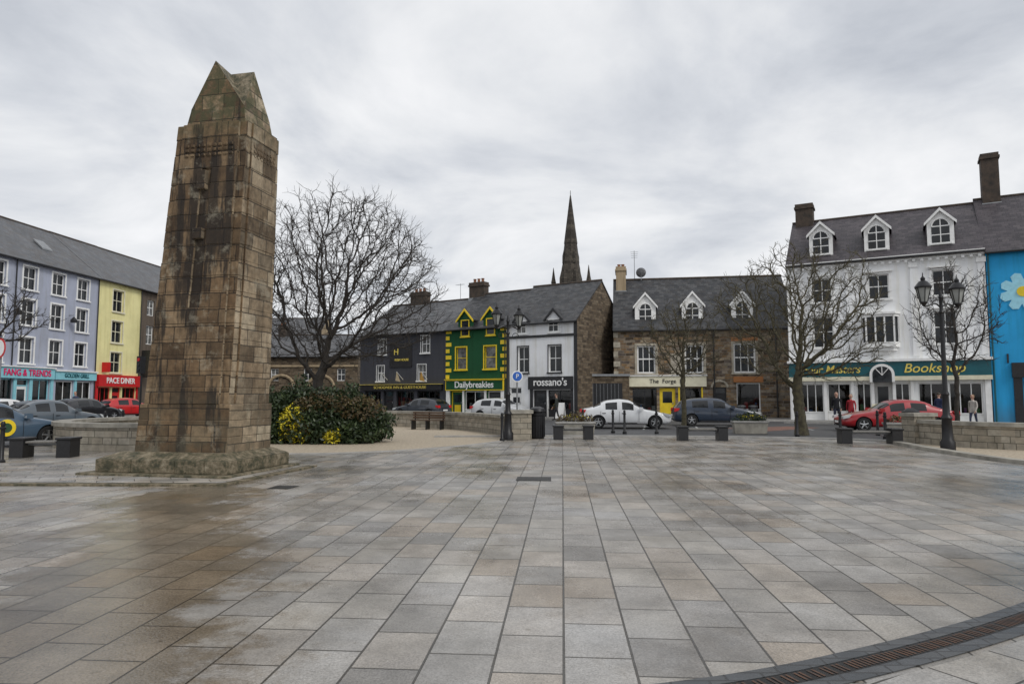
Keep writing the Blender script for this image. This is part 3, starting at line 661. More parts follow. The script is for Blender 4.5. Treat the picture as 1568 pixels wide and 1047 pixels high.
def pavement(name, A, B, nrm, w):
    A = Vector(A); B = Vector(B); n = Vector(nrm).normalized()
    mb = MB(); k = [(p.x, p.y) for p in (A, B, B + n * w, A + n * w)]
    mb.prism(k, .0, .115, 'flag', 'z')
    mb.prism([(p.x, p.y) for p in (A + n * w, B + n * w, B + n * (w + .16), A + n * (w + .16))], 0, .122, 'kerb', 'z'); mb.build(name)
pavement('pavement', PL(-3), PL(34), (.997, -.08), 3.2)
pavement('pavement', PC(-2), PC(20.6), (dC.y, -dC.x), 2.6)
pavement('pavement', (4.6, 48.3), (19.0, 46.2), (-.145, -.99), 3.4)
pavement('pavement', PE(0), PE(22), (dE.y, -dE.x), 3.2)
sheet('red_brick_paving', [(11.5, 31), (15.5, 34.5), (14.5, 36), (10.5, 34)], .005, 'brickp')
mk = M('road_marking_paint', (.5, .5, .48), (.3, .3, .29), 6, .7)
mb = MB()
for k in range(8):
    x = 1.0 + k * 2.6; mb.face([(x, 33.0 - k * .2, .004), (x + .1, 33.0 - k * .2, .004), (x + .8, 36.5 - k * .25, .004), (x + .7, 36.5 - k * .25, .004)], mk)
for k in range(9):
    y = 24 + k * 4; mb.face([(-21, y, .004), (-20.88, y, .004), (-20.88, y + 2, .004), (-21, y + 2, .004)], mk)
mb.build('road_markings')

def lowwall(name, pts, h=.8, w=.42):
    P = smooth_path(pts, 5); mb = MB(); strip(mb, P, w, 0, h - .12, 'lowwall'); strip(mb, P, w + .12, h - .12, h, 'coping'); mb.build(name)
lowwall('curved_stone_wall', [(.25, 25.9), (-.5, 28.5), (-2.0, 31.8), (-4.0, 34.2), (-6.8, 36.0), (-10, 36)], .82)
lowwall('curved_stone_wall', [(-9.0, 20.2), (-11.0, 20.0), (-12.8, 20.4), (-14.3, 21.8), (-15.0, 24), (-14.4, 27), (-12.5, 30), (-10.5, 32)], .8)
lowwall('curved_stone_wall', [(13.9, 23.2), (14.2, 21.4), (15.2, 20.2), (17, 19.5), (19.5, 19.3), (23, 20)], .8)
mb = MB(); mb.box(-.42, .42, -.3, .3, 0, .95, 'lowwall'); mb.box(-.48, .48, -.36, .36, .95, 1.08, 'coping'); mb.build('stone_wall_pier', None, (.25, 25.4, 0), R(10))
mb = MB(); mb.box(-.4, .4, -.3, .3, 0, .9, 'lowwall'); mb.box(-.46, .46, -.36, .36, .9, 1.02, 'coping'); mb.build('stone_wall_pier', None, (13.9, 23.5, 0), R(10))

# ================================================================== OBELISK
def obmat():
    m, nt, b, c, t, v = brick('weathered_sandstone', [(.17, .125, .078), (.31, .235, .15), (.44, .355, .245), (.25, .185, .115), (.50, .42, .30), (.35, .26, .165), (.20, .16, .11)], (.085, .068, .048), .52, .335, .011, .9, 1.0, .5, nscale=6, fine=26, squash=1.45, warp=.035, wscale=4)
    vo = coord(nt, 'Object'); sx = nt.nodes.new('ShaderNodeSeparateXYZ'); nt.links.new(vo, sx.inputs[0])
    st = noise(nt, coord(nt, 'Object', (1, 1, .11)), 4.2, 8, .65)
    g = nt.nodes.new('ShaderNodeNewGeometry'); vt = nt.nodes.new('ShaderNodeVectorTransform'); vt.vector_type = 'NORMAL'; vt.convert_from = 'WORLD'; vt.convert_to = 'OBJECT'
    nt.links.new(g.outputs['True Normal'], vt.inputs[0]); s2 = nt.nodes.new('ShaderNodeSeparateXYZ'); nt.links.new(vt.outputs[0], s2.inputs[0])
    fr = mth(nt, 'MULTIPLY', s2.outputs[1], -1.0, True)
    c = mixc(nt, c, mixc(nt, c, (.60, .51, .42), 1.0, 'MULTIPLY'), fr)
    gr = ramp(nt, [(.40, (.46, .42, .38)), (.54, (1, 1, 1))]); nt.links.new(noise(nt, coord(nt, 'Object', (1, 1, .4)), 1.5, 9, .68), gr.inputs[0])
    c = mixc(nt, c, mixc(nt, c, gr.outputs[0], 1.0, 'MULTIPLY'), .75)
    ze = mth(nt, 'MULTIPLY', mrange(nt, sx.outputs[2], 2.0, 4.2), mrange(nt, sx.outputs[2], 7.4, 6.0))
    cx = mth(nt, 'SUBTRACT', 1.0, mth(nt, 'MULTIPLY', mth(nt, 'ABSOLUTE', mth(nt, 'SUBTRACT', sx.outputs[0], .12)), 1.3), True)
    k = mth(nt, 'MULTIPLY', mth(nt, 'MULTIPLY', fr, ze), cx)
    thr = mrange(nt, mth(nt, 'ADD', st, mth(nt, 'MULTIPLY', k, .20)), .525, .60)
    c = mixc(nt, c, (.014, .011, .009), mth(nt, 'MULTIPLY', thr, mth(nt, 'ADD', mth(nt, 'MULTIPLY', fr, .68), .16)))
    li = mrange(nt, noise(nt, vo, 2.2, 8, .72), .55, .66)
    c = mixc(nt, c, (.45, .41, .31), mth(nt, 'MULTIPLY', li, .35))
    lo = mth(nt, 'MULTIPLY', mrange(nt, sx.outputs[2], 2.0, .5), mrange(nt, noise(nt, vo, 2.8, 6, .6), .42, .58))
    c = mixc(nt, c, (.09, .083, .055), mth(nt, 'MULTIPLY', lo, .5))
    up = mrange(nt, sx.outputs[2], 6.9, 7.6); ms = mrange(nt, noise(nt, vo, 4.0, 7, .7), .42, .54)
    c = mixc(nt, c, (.055, .062, .028), mth(nt, 'MULTIPLY', up, mth(nt, 'MULTIPLY', ms, .75)))
    nt.links.new(c, b.inputs['Base Color']); return m
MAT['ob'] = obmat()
def mossmat():
    m, nt, b = nodes('mossy_stone'); v = coord(nt, 'Object')
    r = ramp(nt, [(.32, (.025, .025, .015)), (.44, (.075, .07, .038)), (.54, (.18, .145, .092)), (.68, (.32, .28, .20))]); nt.links.new(noise(nt, v, 5.5, 9, .75), r.inputs[0])
    nt.links.new(r.outputs[0], b.inputs['Base Color']); b.inputs['Roughness'].default_value = .7; bump(nt, b, noise(nt, v, 16, 8, .7), .9, .04); return m
MAT['moss'] = mossmat()
OB = empty('stone_obelisk', (-6.54, 14.67, 0), R(-12))
mb = MB()
mb.box(-1.85, 1.5, -1.42, 1.3, .01, .085, 'moss')
for (xa, xb) in ((-1.6, -.78), (-.772, .2), (.208, .86), (.868, 1.355)):
    mb.box(xa, xb, -1.20, -.6, .087, .34, 'moss')
mb.frustum((-.12, .0), 2.93, 2.18, .087, (-.12, .0), 2.93, 2.18, .335, 'moss')
mb.frustum((-.12, -.05), 2.93, 2.28, .342, (-.1, -.02), 2.35, 1.8, .47, 'moss')
mb.build('plinth', OB, bevel=.015)
mb = MB(); random.seed(3)
n = 21; z0 = .45; z1 = 7.34
def dims(t): return 2.03 + (1.66 - 2.03) * t, 1.50 + (1.2 - 1.50) * t, .33 * t, .03 * t
for i in range(n):
    t0, t1 = i / n, (i + 1) / n; j = random.uniform(-.014, .014); j2 = random.uniform(-.014, .014)
    w0, d0, a0, b0 = dims(t0); w1, d1, a1, b1 = dims(t1)
    za, zb = z0 + (z1 - z0) * t0, z0 + (z1 - z0) * t1
    e_ = .09 if i < 3 else 0
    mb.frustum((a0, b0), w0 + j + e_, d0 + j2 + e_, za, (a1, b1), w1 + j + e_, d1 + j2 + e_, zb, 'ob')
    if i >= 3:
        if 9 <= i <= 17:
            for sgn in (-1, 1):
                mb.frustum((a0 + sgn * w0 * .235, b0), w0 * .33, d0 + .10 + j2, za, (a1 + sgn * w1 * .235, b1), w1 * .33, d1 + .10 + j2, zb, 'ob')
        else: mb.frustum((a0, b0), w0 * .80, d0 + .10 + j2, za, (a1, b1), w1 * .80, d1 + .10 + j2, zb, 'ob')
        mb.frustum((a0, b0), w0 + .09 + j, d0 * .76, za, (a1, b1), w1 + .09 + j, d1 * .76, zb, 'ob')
# carved boss in the panel and a band of small carved bosses near the head
mb.box(.05, .27, -.73, -.5, 4.85, 5.07, 'ob'); mb.box(.1, .3, -.72, -.5, 5.9, 6.3, 'ob')
for r_ in range(3):
    for q in range(9):
        mb.box(-.24 + q * .13, -.165 + q * .13, -.665 + r_ * .002, -.60, 6.62 + r_ * .10, 6.68 + r_ * .10, 'ob')
        if q < 7: mb.box(1.10, 1.21 - r_ * .003, -.36 + q * .12, -.29 + q * .12, 6.62 + r_ * .10, 6.68 + r_ * .10, 'ob')
cx, cy = .35, .03
W0, D0 = 1.42, 1.06; W1, D1 = 1.14, .98; zE = 7.72; zP = 8.70
mb.frustum((cx, cy), W0, D0, z1, (cx, cy), W0 - .14, D0 - .08, zE, 'ob', cap=False)
A = [(cx + sx * (W0 - .14) / 2, cy + sy * (D0 - .08) / 2, zE) for sx, sy in ((-1, -1), (1, -1), (1, 1), (-1, 1))]
cx2 = .31
pf, pr, pb, pl = (cx2 - .04, cy - D1 / 2, zP + .08), (cx2 + W1 / 2, cy, zP), (cx2, cy + D1 / 2, zP), (cx2 - W1 / 2, cy, zP); C = (cx2, cy, zP)
for a, b2, p in ((A[0], A[1], pf), (A[1], A[2], pr), (A[2], A[3], pb), (A[3], A[0], pl)): mb.face([a, b2, p], 'ob')
for a, p, q in ((A[0], pl, pf), (A[1], pf, pr), (A[2], pr, pb), (A[3], pb, pl)):
    mb.face([a, p, C], 'moss'); mb.face([a, C, q], 'moss')
mb.build('shaft', OB, bevel=.014)
mb = MB(); pp = [(-30, 12.75), (-5.1, 12.2), (-4.4, 15.6), (-30, 17.6)]
mb.prism(pp, .005, .04, 'moss', 'z'); mb.build('monument_platform_edge'); sheet('monument_platform_paving', [(-29.9, 12.95), (-5.2, 12.4), (-4.6, 15.5), (-29.9, 17.5)], .0445, 'pave2')

# ================================================================== TREES
MAT['bark'] = M('bark', (.045, .037, .030), (.020, .018, .016), 9, .9, .6)
MAT['bark2'] = M('bark_mossy', (.10, .088, .048), (.04, .034, .024), 7, .9, .6)
def tree(name, base, trunk, center, radii, natt, seed, mat='bark', step=.16, kill=.28, tip=.0085, twigs=2, twl=.4, wind=(0, 0), lowcut=.85, tr=1.0):
    g = np.random.default_rng(seed)
    u = g.normal(size=(natt, 3)); u /= np.linalg.norm(u, axis=1)[:, None]
    rr = g.random(natt) ** (1 / 2.8); att = np.array(center) + u * rr[:, None] * np.array(radii)
    lob = 1 + .14 * np.sin(3.1 * np.arctan2(u[:, 1], u[:, 0]) + seed) * np.cos(4 * u[:, 2] + seed)
    att = np.array(center) + (att - np.array(center)) * lob[:, None]
    att = att[att[:, 2] > center[2] - radii[2] * lowcut]
    nd = [np.array(trunk[0], float)]; par = [-1]
    for p in trunk[1:]:
        p = np.array(p, float); q = nd[-1]; k = max(1, int(np.linalg.norm(p - q) / step))
        for i in range(1, k + 1):
            nd.append(q + (p - q) * i / k + (g.normal(size=3) * .012 if i < k else 0)); par.append(len(nd) - 2)
    P = np.array(nd); nst = len(P)
    dd = np.linalg.norm(att[:, None] - P[None, :], axis=2); ni = dd.argmin(1); ndist = dd.min(1)
    alive = np.ones(len(att), bool); kids = np.zeros(60000, int)
    for it in range(150):
        ia = np.where(alive)[0]
        if len(ia) < 3 or len(P) > 22000: break
        k = ni[ia]; d = att[ia] - P[k]; d /= (np.linalg.norm(d, axis=1)[:, None] + 1e-9)
        acc = np.zeros((len(P), 3)); np.add.at(acc, k, d)
        idx = np.unique(k); idx = idx[kids[idx] < 4]
        if len(idx) == 0: break
        v = acc[idx]; v /= (np.linalg.norm(v, axis=1)[:, None] + 1e-9)
        pp = np.array([par[i] for i in idx]); inert = np.where(pp[:, None] >= 0, P[idx] - P[np.maximum(pp, 0)], 0) / step
        v = v + .55 * inert + g.normal(size=v.shape) * .30 + np.array([wind[0], wind[1], .12]); v /= (np.linalg.norm(v, axis=1)[:, None] + 1e-9)
        new = P[idx] + v * step; s0 = len(P); P = np.vstack([P, new]); par += list(idx); kids[idx] += 1
        dn = np.linalg.norm(att[ia][:, None] - new[None], axis=2); m = dn.argmin(1); mn = dn.min(1); bt = mn < ndist[ia]
        ndist[ia[bt]] = mn[bt]; ni[ia[bt]] = s0 + m[bt]
        alive[ia[ndist[ia] < kill]] = False
    par = np.array(par); n = len(P)
    acc = np.zeros(n); r = np.zeros(n)
    for i in range(n - 1, -1, -1):
        r[i] = acc[i] ** (1 / 2.25) if acc[i] > 0 else tip
        if par[i] >= 0: acc[par[i]] += r[i] ** 2.25
    r = np.where(r > .05, .05 + (r - .05) * tr, r)
    for i in range(nst):
        h = P[i, 2]; r[i] *= 1 + .45 * math.exp(-h / .35)
    a = P[par[1:]]; b = P[1:]; ra = r[par[1:]]; rb = r[1:]
    ra = np.minimum(ra, rb * 1.5 + .004)
    th = np.where(rb < tip * 3.0)[0]; th = np.repeat(th, twigs); th = th[g.random(len(th)) < .8]
    d = (b - a)[th]; d /= np.linalg.norm(d, axis=1)[:, None] + 1e-9
    td = d + g.normal(size=d.shape) * .6 + np.array([0, 0, .30]); td /= np.linalg.norm(td, axis=1)[:, None]
    ln = twl * (.4 + .8 * g.random(len(th)))[:, None]
    t1 = b[th] + td * ln * .5; td2 = td + g.normal(size=d.shape) * .28 + np.array([0, 0, .12]); td2 /= np.linalg.norm(td2, axis=1)[:, None]; t2 = t1 + td2 * ln * .5
    td3 = td + g.normal(size=d.shape) * .6; td3 /= np.linalg.norm(td3, axis=1)[:, None]; t3 = t1 + td3 * ln * .4
    a = np.vstack([a, b[th], t1, t1]); b = np.vstack([b, t1, t2, t3])
    m_ = len(th); ra = np.concatenate([ra, np.full(m_, tip * .75), np.full(m_, tip * .6), np.full(m_, tip * .55)]); rb = np.concatenate([rb, np.full(m_, tip * .6), np.full(m_, tip * .3), np.full(m_, tip * .3)])
    K = 4; d = b - a; L = np.linalg.norm(d, axis=1)[:, None] + 1e-9; d = d / L
    ref = np.where(np.abs(d[:, 2:3]) < .9, np.array([[0, 0, 1.]]), np.array([[1., 0, 0]])); x = np.cross(d, ref); x /= np.linalg.norm(x, axis=1)[:, None]; y = np.cross(d, x)
    b = b + d * (rb[:, None] * .4)
    V = np.zeros((len(a), 2 * K, 3))
    for j in range(K):
        t = 2 * math.pi * j / K; o = x * math.cos(t) + y * math.sin(t)
        V[:, j] = a + o * ra[:, None]; V[:, K + j] = b + o * rb[:, None]
    V = V.reshape(-1, 3); bi = np.arange(len(a)) * 2 * K
    F = np.concatenate([np.stack([bi + j, bi + (j + 1) % K, bi + K + (j + 1) % K, bi + K + j], 1) for j in range(K)])
    me = bpy.data.meshes.new(name); me.from_pydata(V.tolist(), [], F.tolist()); me.materials.append(MAT[mat]); me.polygons.foreach_set('use_smooth', [True] * len(F)); me.update()
    o = bpy.data.objects.new(name, me); sc.collection.objects.link(o); o.location = (base[0], base[1], 0); return o
tree('bare_tree', (-7.15, 25), [(0, 0, 0), (.05, 0, .8), (-.02, 0, 1.5), (.05, .05, 2.2)], (.75, 0, 5.7), (3.9, 3.3, 3.45), 2400, 11, 'bark', step=.17, kill=.27, tip=.0095, twigs=2, twl=.55, tr=1.15)
tree('bare_tree', (7.5, 30), [(0, 0, 0), (.03, 0, 1.0), (0, 0, 2.0)], (0, 0, 3.95), (1.75, 1.5, 1.8), 700, 5, 'bark2', step=.14, kill=.24, tip=.010, twl=.38, twigs=2, tr=1.2)
tree('bare_tree', (11.8, 28), [(0, 0, 0), (-.06, 0, 1.2), (-.12, 0, 1.9)], (.2, 0, 4.75), (3.55, 2.8, 3.15), 1250, 21, 'bark2', step=.17, kill=.30, tip=.0125, twl=.45, twigs=2, tr=1.4)
tree('bare_tree', (15.7, 24.2), [(0, 0, 0), (0, 0, 1.2), (.05, 0, 2.1)], (.1, 0, 4.3), (1.6, 1.4, 2.05), 460, 9, 'bark', step=.15, kill=.26, tip=.0105, twl=.38, twigs=2, tr=1.3)
tree('bare_tree', (-17.6, 22.5), [(0, 0, 0), (0, 0, 1.5), (.05, 0, 2.5)], (.1, 0, 4.3), (2.0, 1.7, 1.3), 420, 4, 'bark', step=.15, kill=.28, tip=.0095, twl=.35)

# ================================================================== SHRUBS
def leafmat(name, c1, c2, c3):
    m, nt, b = nodes(name); v = coord(nt, 'Object'); f = noise(nt, v, 2.6, 8, .75)
    r = ramp(nt, [(.3, c1), (.5, c2), (.68, c3)]); nt.links.new(f, r.inputs[0]); nt.links.new(r.outputs[0], b.inputs['Base Color'])
    b.inputs['Roughness'].default_value = .5; return m
MAT['leaf'] = leafmat('evergreen_leaves', (.008, .014, .006), (.024, .042, .014), (.07, .10, .03))
MAT['leafr'] = leafmat('russet_leaves', (.03, .022, .01), (.08, .052, .02), (.11, .10, .03))
MAT['flower'] = leafmat('yellow_blossom', (.25, .20, .02), (.60, .50, .02), (.75, .66, .05))
def shrub(name, loc, blobs, nleaf, mat, size=.07, seed=1, parent=None):
    g = np.random.default_rng(seed); vol = np.array([b[3] * b[4] * b[5] for b in blobs]) ** .7; vol = vol / vol.sum()
    k = g.choice(len(blobs), nleaf, p=vol); B = np.array(blobs)[k]
    u = g.normal(size=(nleaf, 3)); u /= np.linalg.norm(u, axis=1)[:, None]
    rr = 1 - .45 * g.random(nleaf) ** 1.7
    bumpy = 1 + .22 * np.sin(u[:, 0] * 7 + k) * np.sin(u[:, 2] * 6 + k * 2) + .12 * g.normal(size=nleaf)
    c = B[:, :3] + u * B[:, 3:6] * (rr * bumpy)[:, None]; ok = c[:, 2] > .03; c = c[ok]; u = u[ok]; n = len(c)
    d1 = g.normal(size=(n, 3)) + u * .6; d1 /= np.linalg.norm(d1, axis=1)[:, None]; d2 = np.cross(d1, g.normal(size=(n, 3))); d2 /= np.linalg.norm(d2, axis=1)[:, None]
    s = size * (.6 + .8 * g.random(n))[:, None]
    V = np.stack([c - d1 * s, c + d2 * s * .42, c + d1 * s, c - d2 * s * .42], 1).reshape(-1, 3); F = (np.arange(n)[:, None] * 4 + np.arange(4)).tolist()
    me = bpy.data.meshes.new(name); me.from_pydata(V.tolist(), [], F); me.materials.append(MAT[mat]); me.update()
    o = bpy.data.objects.new(name, me); sc.collection.objects.link(o); o.location = loc
    if parent: o.parent = parent
    return o
shrub('evergreen_shrub', (-8.0, 23.6, 0), [(-.3, 0, .8, .9, .9, 1.0), (.6, .3, 1.0, .8, .9, 1.05), (1.5, .2, .85, .8, .9, .95), (2.3, .1, 1.0, .8, .8, .9), (3.1, .2, .55, .8, .8, .65), (1.4, -.6, .5, 1.1, .6, .6), (2.6, -.6, .35, .9, .5, .45), (-.2, -.6, .4, .9, .5, .5)], 27000, 'leaf', .075, 2)
shrub('flowering_shrub', (-7.35, 22.9, 0), [(0, 0, .65, .45, .35, .62), (.35, -.1, .4, .3, .3, .4)], 1100, 'flower', .05, 3)
shrub('flowering_shrub', (-5.9, 22.6, 0), [(0, 0, .25, .3, .22, .22)], 220, 'flower', .05, 4)
shrub('russet_shrub', (-6.6, 23.0, 0), [(.2, 0, 1.35, .9, .4, .35), (1.5, 0, 1.2, .8, .4, .4), (-.4, -.2, .45, .5, .3, .4)], 1500, 'leafr', .06, 6)
def planter(loc, rz, w=1.5, seed=1, col='leafr'):
    e = empty('flower_planter', (loc[0], loc[1], 0), rz); mb = MB()
    mb.frustum((0, 0), w * .92, .55, 0, (0, 0), w, .62, .5, 'coping'); mb.box(-w / 2 - .03, w / 2 + .03, -.34, .34, .46, .54, 'kerb'); mb.build('trough', e, bevel=.015)
    shrub('plants', (0, 0, 0), [(-w * .28, 0, .6, .35, .28, .22), (w * .05, 0, .65, .35, .28, .3), (w * .3, 0, .6, .3, .28, .22)], 900, col, .05, seed, parent=e)
    shrub('blooms', (0, 0, 0), [(0, 0, .72, w * .4, .25, .14)], 90, 'flower', .035, seed + 1, parent=e)
planter((2.6, 28.3), 0, 1.6, 5, 'leafr'); planter((10.1, 29.2), R(-8), 1.4, 6, 'leaf'); planter((15.8, 27.2), R(-15), 1.9, 7, 'leafr'); planter((-10.2, 33.5), R(20), 1.5, 8, 'leaf')

# ================================================================== STREET FURNITURE
MAT['blk'] = M('black_cast_metal', (.016, .016, .018), (.01, .01, .011), 8, .4, .1, .3)
MAT['seatblk'] = M('black_granite', (.016, .016, .018), (.010, .010, .011), 12, .4, .1)
MAT['slat'] = M('weathered_slats', (.20, .19, .175), (.12, .115, .105), 6, .7, .3, st=(8, 1, 1))
def bench(loc, rz, L=1.5):
    mb = MB()
    for s in (-1, 1):
        mb.box(s * L / 2 - .17, s * L / 2 + .17, -.25, .25, 0, .46, 'seatblk'); mb.box(s * L / 2 - .2, s * L / 2 + .2, -.28, .28, .46, .52, 'seatblk')
    for k in range(4): mb.box(-L / 2 + .2, L / 2 - .2, -.22 + k * .12, -.13 + k * .12, .38, .43, 'slat')
    mb.tube((-L / 2 + .1, 0, .34), (L / 2 - .1, 0, .34), .03, .03, 8, 'metal')
    mb.build('street_bench', None, (loc[0], loc[1], 0), rz, bevel=.012)
bench((-12.2, 18.0), R(5), 1.15); bench((2.25, 25.3), 0, 1.1); bench((6.85, 24.8), R(-3), 1.4); bench((12.0, 23.1), R(-6), 1.6)
mb = MB()
for s in (-.7, 0, .7): mb.box(s - .03, s + .03, -.25, .2, 0, .43, 'blk'); mb.box(s - .03, s + .03, .2, .25, 0, .85, 'blk')
for k in range(4): mb.box(-.8, .8, -.24 + k * .11, -.16 + k * .11, .43, .46, 'dwood')
for k in range(3): mb.box(-.8, .8, .17, .2, .52 + k * .12, .6 + k * .12, 'dwood')
mb.build('wooden_park_bench', None, (-4.0, 32.6, 0), R(-12))
def bollard(x, y, h=1.0):
    mb = MB(); mb.lathe([(.09, 0), (.09, .08), (.055, .12), (.05, h * .8), (.07, h * .82), (.07, h * .86), (.045, h * .88), (.055, h * .95), (.03, h)], 0, 0, 12, 'blk'); mb.build('bollard', None, (x, y, 0), 0, True)
for x, y in ((4.35, 29.6), (4.75, 29.0), (6.1, 29.0), (-.35, 24.3), (11.2, 27.0), (12.9, 27.0), (14.9, 28.0), (3.2, 31), (13.9, 25.6), (-12.0, 16.2), (-16, 27), (-17, 30), (-10.8, 30)): bollard(x, y)
mb = MB(); mb.lathe([(.24, 0), (.26, .05), (.27, .85), (.30, .88), (.30, .94), (.2, .95), (.2, 1.0), (.3, 1.02), (.27, 1.12), (.1, 1.2)], 0, 0, 18, 'blk')
for k in range(18):
    a = k * math.pi / 9; mb.box(.275 * math.cos(a) - .012, .275 * math.cos(a) + .012, .275 * math.sin(a) - .012, .275 * math.sin(a) + .012, .08, .84, 'blk')
mb.build('litter_bin', None, (.95, 25.7, 0), 0, True)
mb = MB(); mb.lathe([(.24, 0), (.26, .05), (.27, .85), (.30, .88), (.3, 1.02), (.1, 1.15)], 0, 0, 18, 'blk'); mb.build('litter_bin', None, (14.7, 25.3, 0), 0, True)
def lantern(mb, x, z, s=1.0):
    mb.lathe([(.03, -.1), (.06, -.05), (.10 * s, 0), (.10 * s, .03)], x, 0, 12, 'blk', cz=z)
    mb.lathe([(.095 * s, .03), (.185 * s, .42 * s)], x, 0, 6, 'lamp', cz=z)
    for k in range(6):
        a = k * math.pi / 3; mb.tube((x + .1 * s * math.cos(a), .1 * s * math.sin(a), z + .03), (x + .19 * s * math.cos(a), .19 * s * math.sin(a), z + .42 * s), .014, .014, 5, 'blk')
    mb.lathe([(.22 * s, .42 * s), (.225 * s, .46 * s), (.12 * s, .60 * s), (.06, .64 * s), (.07, .70 * s), (.02, .76 * s), (.01, .86 * s)], x, 0, 12, 'blk', cz=z)
def lamp(loc, rz, H=5.0, s=1.0, arm=.6):
    mb = MB()
    mb.lathe([(.2, 0), (.2, .25), (.15, .32), (.13, .9), (.16, .95), (.10, 1.05), (.085, 1.6), (.105, 1.65), (.07, 1.75), (.055, H - .9), (.085, H - .87), (.05, H - .8), (.045, H - .45), (.07, H - .42), (.02, H - .2)], 0, 0, 14, 'blk')
    for sg in (-1, 1):
        prev = None
        for k in range(9):
            t = k / 8; p = (sg * arm * t, 0, H - .75 + .22 * math.sin(t * math.pi) * (1 - t) + .05 * t)
            if prev: mb.tube(prev, p, .024, .024, 8, 'blk')
            prev = p
        for k in range(10):
            a0, a1 = k * .55, (k + 1) * .55; r0, r1 = .17 - k * .014, .17 - (k + 1) * .014
            c = (sg * .28, H - .98)
            mb.tube((c[0] + r0 * math.cos(a0), 0, c[1] + r0 * math.sin(a0)), (c[0] + r1 * math.cos(a1), 0, c[1] + r1 * math.sin(a1)), .013, .013, 6, 'blk')
        lantern(mb, sg * arm, H - .6, s)
    mb.build('street_lamp', None, (loc[0], loc[1], 0), rz, True)
lamp((12.85, 20.3), R(14), 4.95, 1.05, .62)
lamp((-.15, 25.0), R(25), 4.75, .95, .45)
def sign(name, loc, rz, z, col, rim, h, r=.3, txt=None):
    e = empty(name, (loc[0], loc[1], 0), rz); mb = MB(); mb.tube((0, 0, 0), (0, 0, h), .035, .035, 10, 'metal')
    mb.lathe([(r, -.055), (r, -.04)], 0, 0, 28, rim, cz=z, axis='y'); mb.lathe([(r * .82, -.062), (r * .82, -.056)], 0, 0, 28, col, cz=z, axis='y'); mb.build('post_and_plate', e, smooth=True)
    if txt: text(e, txt, 0, -.065, z, r * 1.1, 'wpaint')
MAT['sb'] = M('sign_blue', (.02, .12, .5), None, 5, .4)
sign('traffic_sign', (.2, 26.6), R(5), 2.35, 'sb', 'wpaint', 2.6, .22, 'P'); sign('traffic_sign', (-16.2, 21.6), R(-25), 3.1, 'wpaint', 'rpaint', 3.4, .32)
mb = MB(); mb.tube((0, 0, 0), (0, 0, 3.9), .06, .06, 10, 'blk'); mb.box(-.2, .2, -.2, .1, 2.9, 3.9, 'blk')
for k, m_ in enumerate(('rpaint', 'kpaint', 'kpaint')): mb.lathe([(.1, -.24), (.1, -.201)], 0, 0, 14, m_, cz=3.7 - k * .3, axis='y')
mb.build('traffic_light', None, (-21.7, 40, 0), R(-30))
def aboard(loc, rz, c):
    mb = MB(); mb.prism([(-.25, 0), (-.2, 0), (0, 1.0), (-.04, 1.02)], -.3, .3, c, 'y'); mb.prism([(.25, 0), (.2, 0), (.0, 1.0), (.04, 1.02)], -.3, .3, c, 'y'); mb.build('pavement_sign_board', None, (loc[0], loc[1], .12), rz)
aboard((3.2, 45.5), R(60), 'wpaint'); aboard((6.9, 46.5), R(80), 'kpaint'); aboard((20.5, 38.4), R(60), 'cream')
for x in (15.0, 15.8):
    mb = MB(); mb.lathe([(.24, 0), (.3, .3), (.31, .45), (.3, .6), (.24, .9)], 0, 0, 16, 'kpaint')
    for z in (.12, .35, .55, .78): mb.lathe([(.305, z), (.305, z + .04)], 0, 0, 16, 'metal')
    mb.build('wooden_barrel', None, (x, 44.9, .12), 0, True)

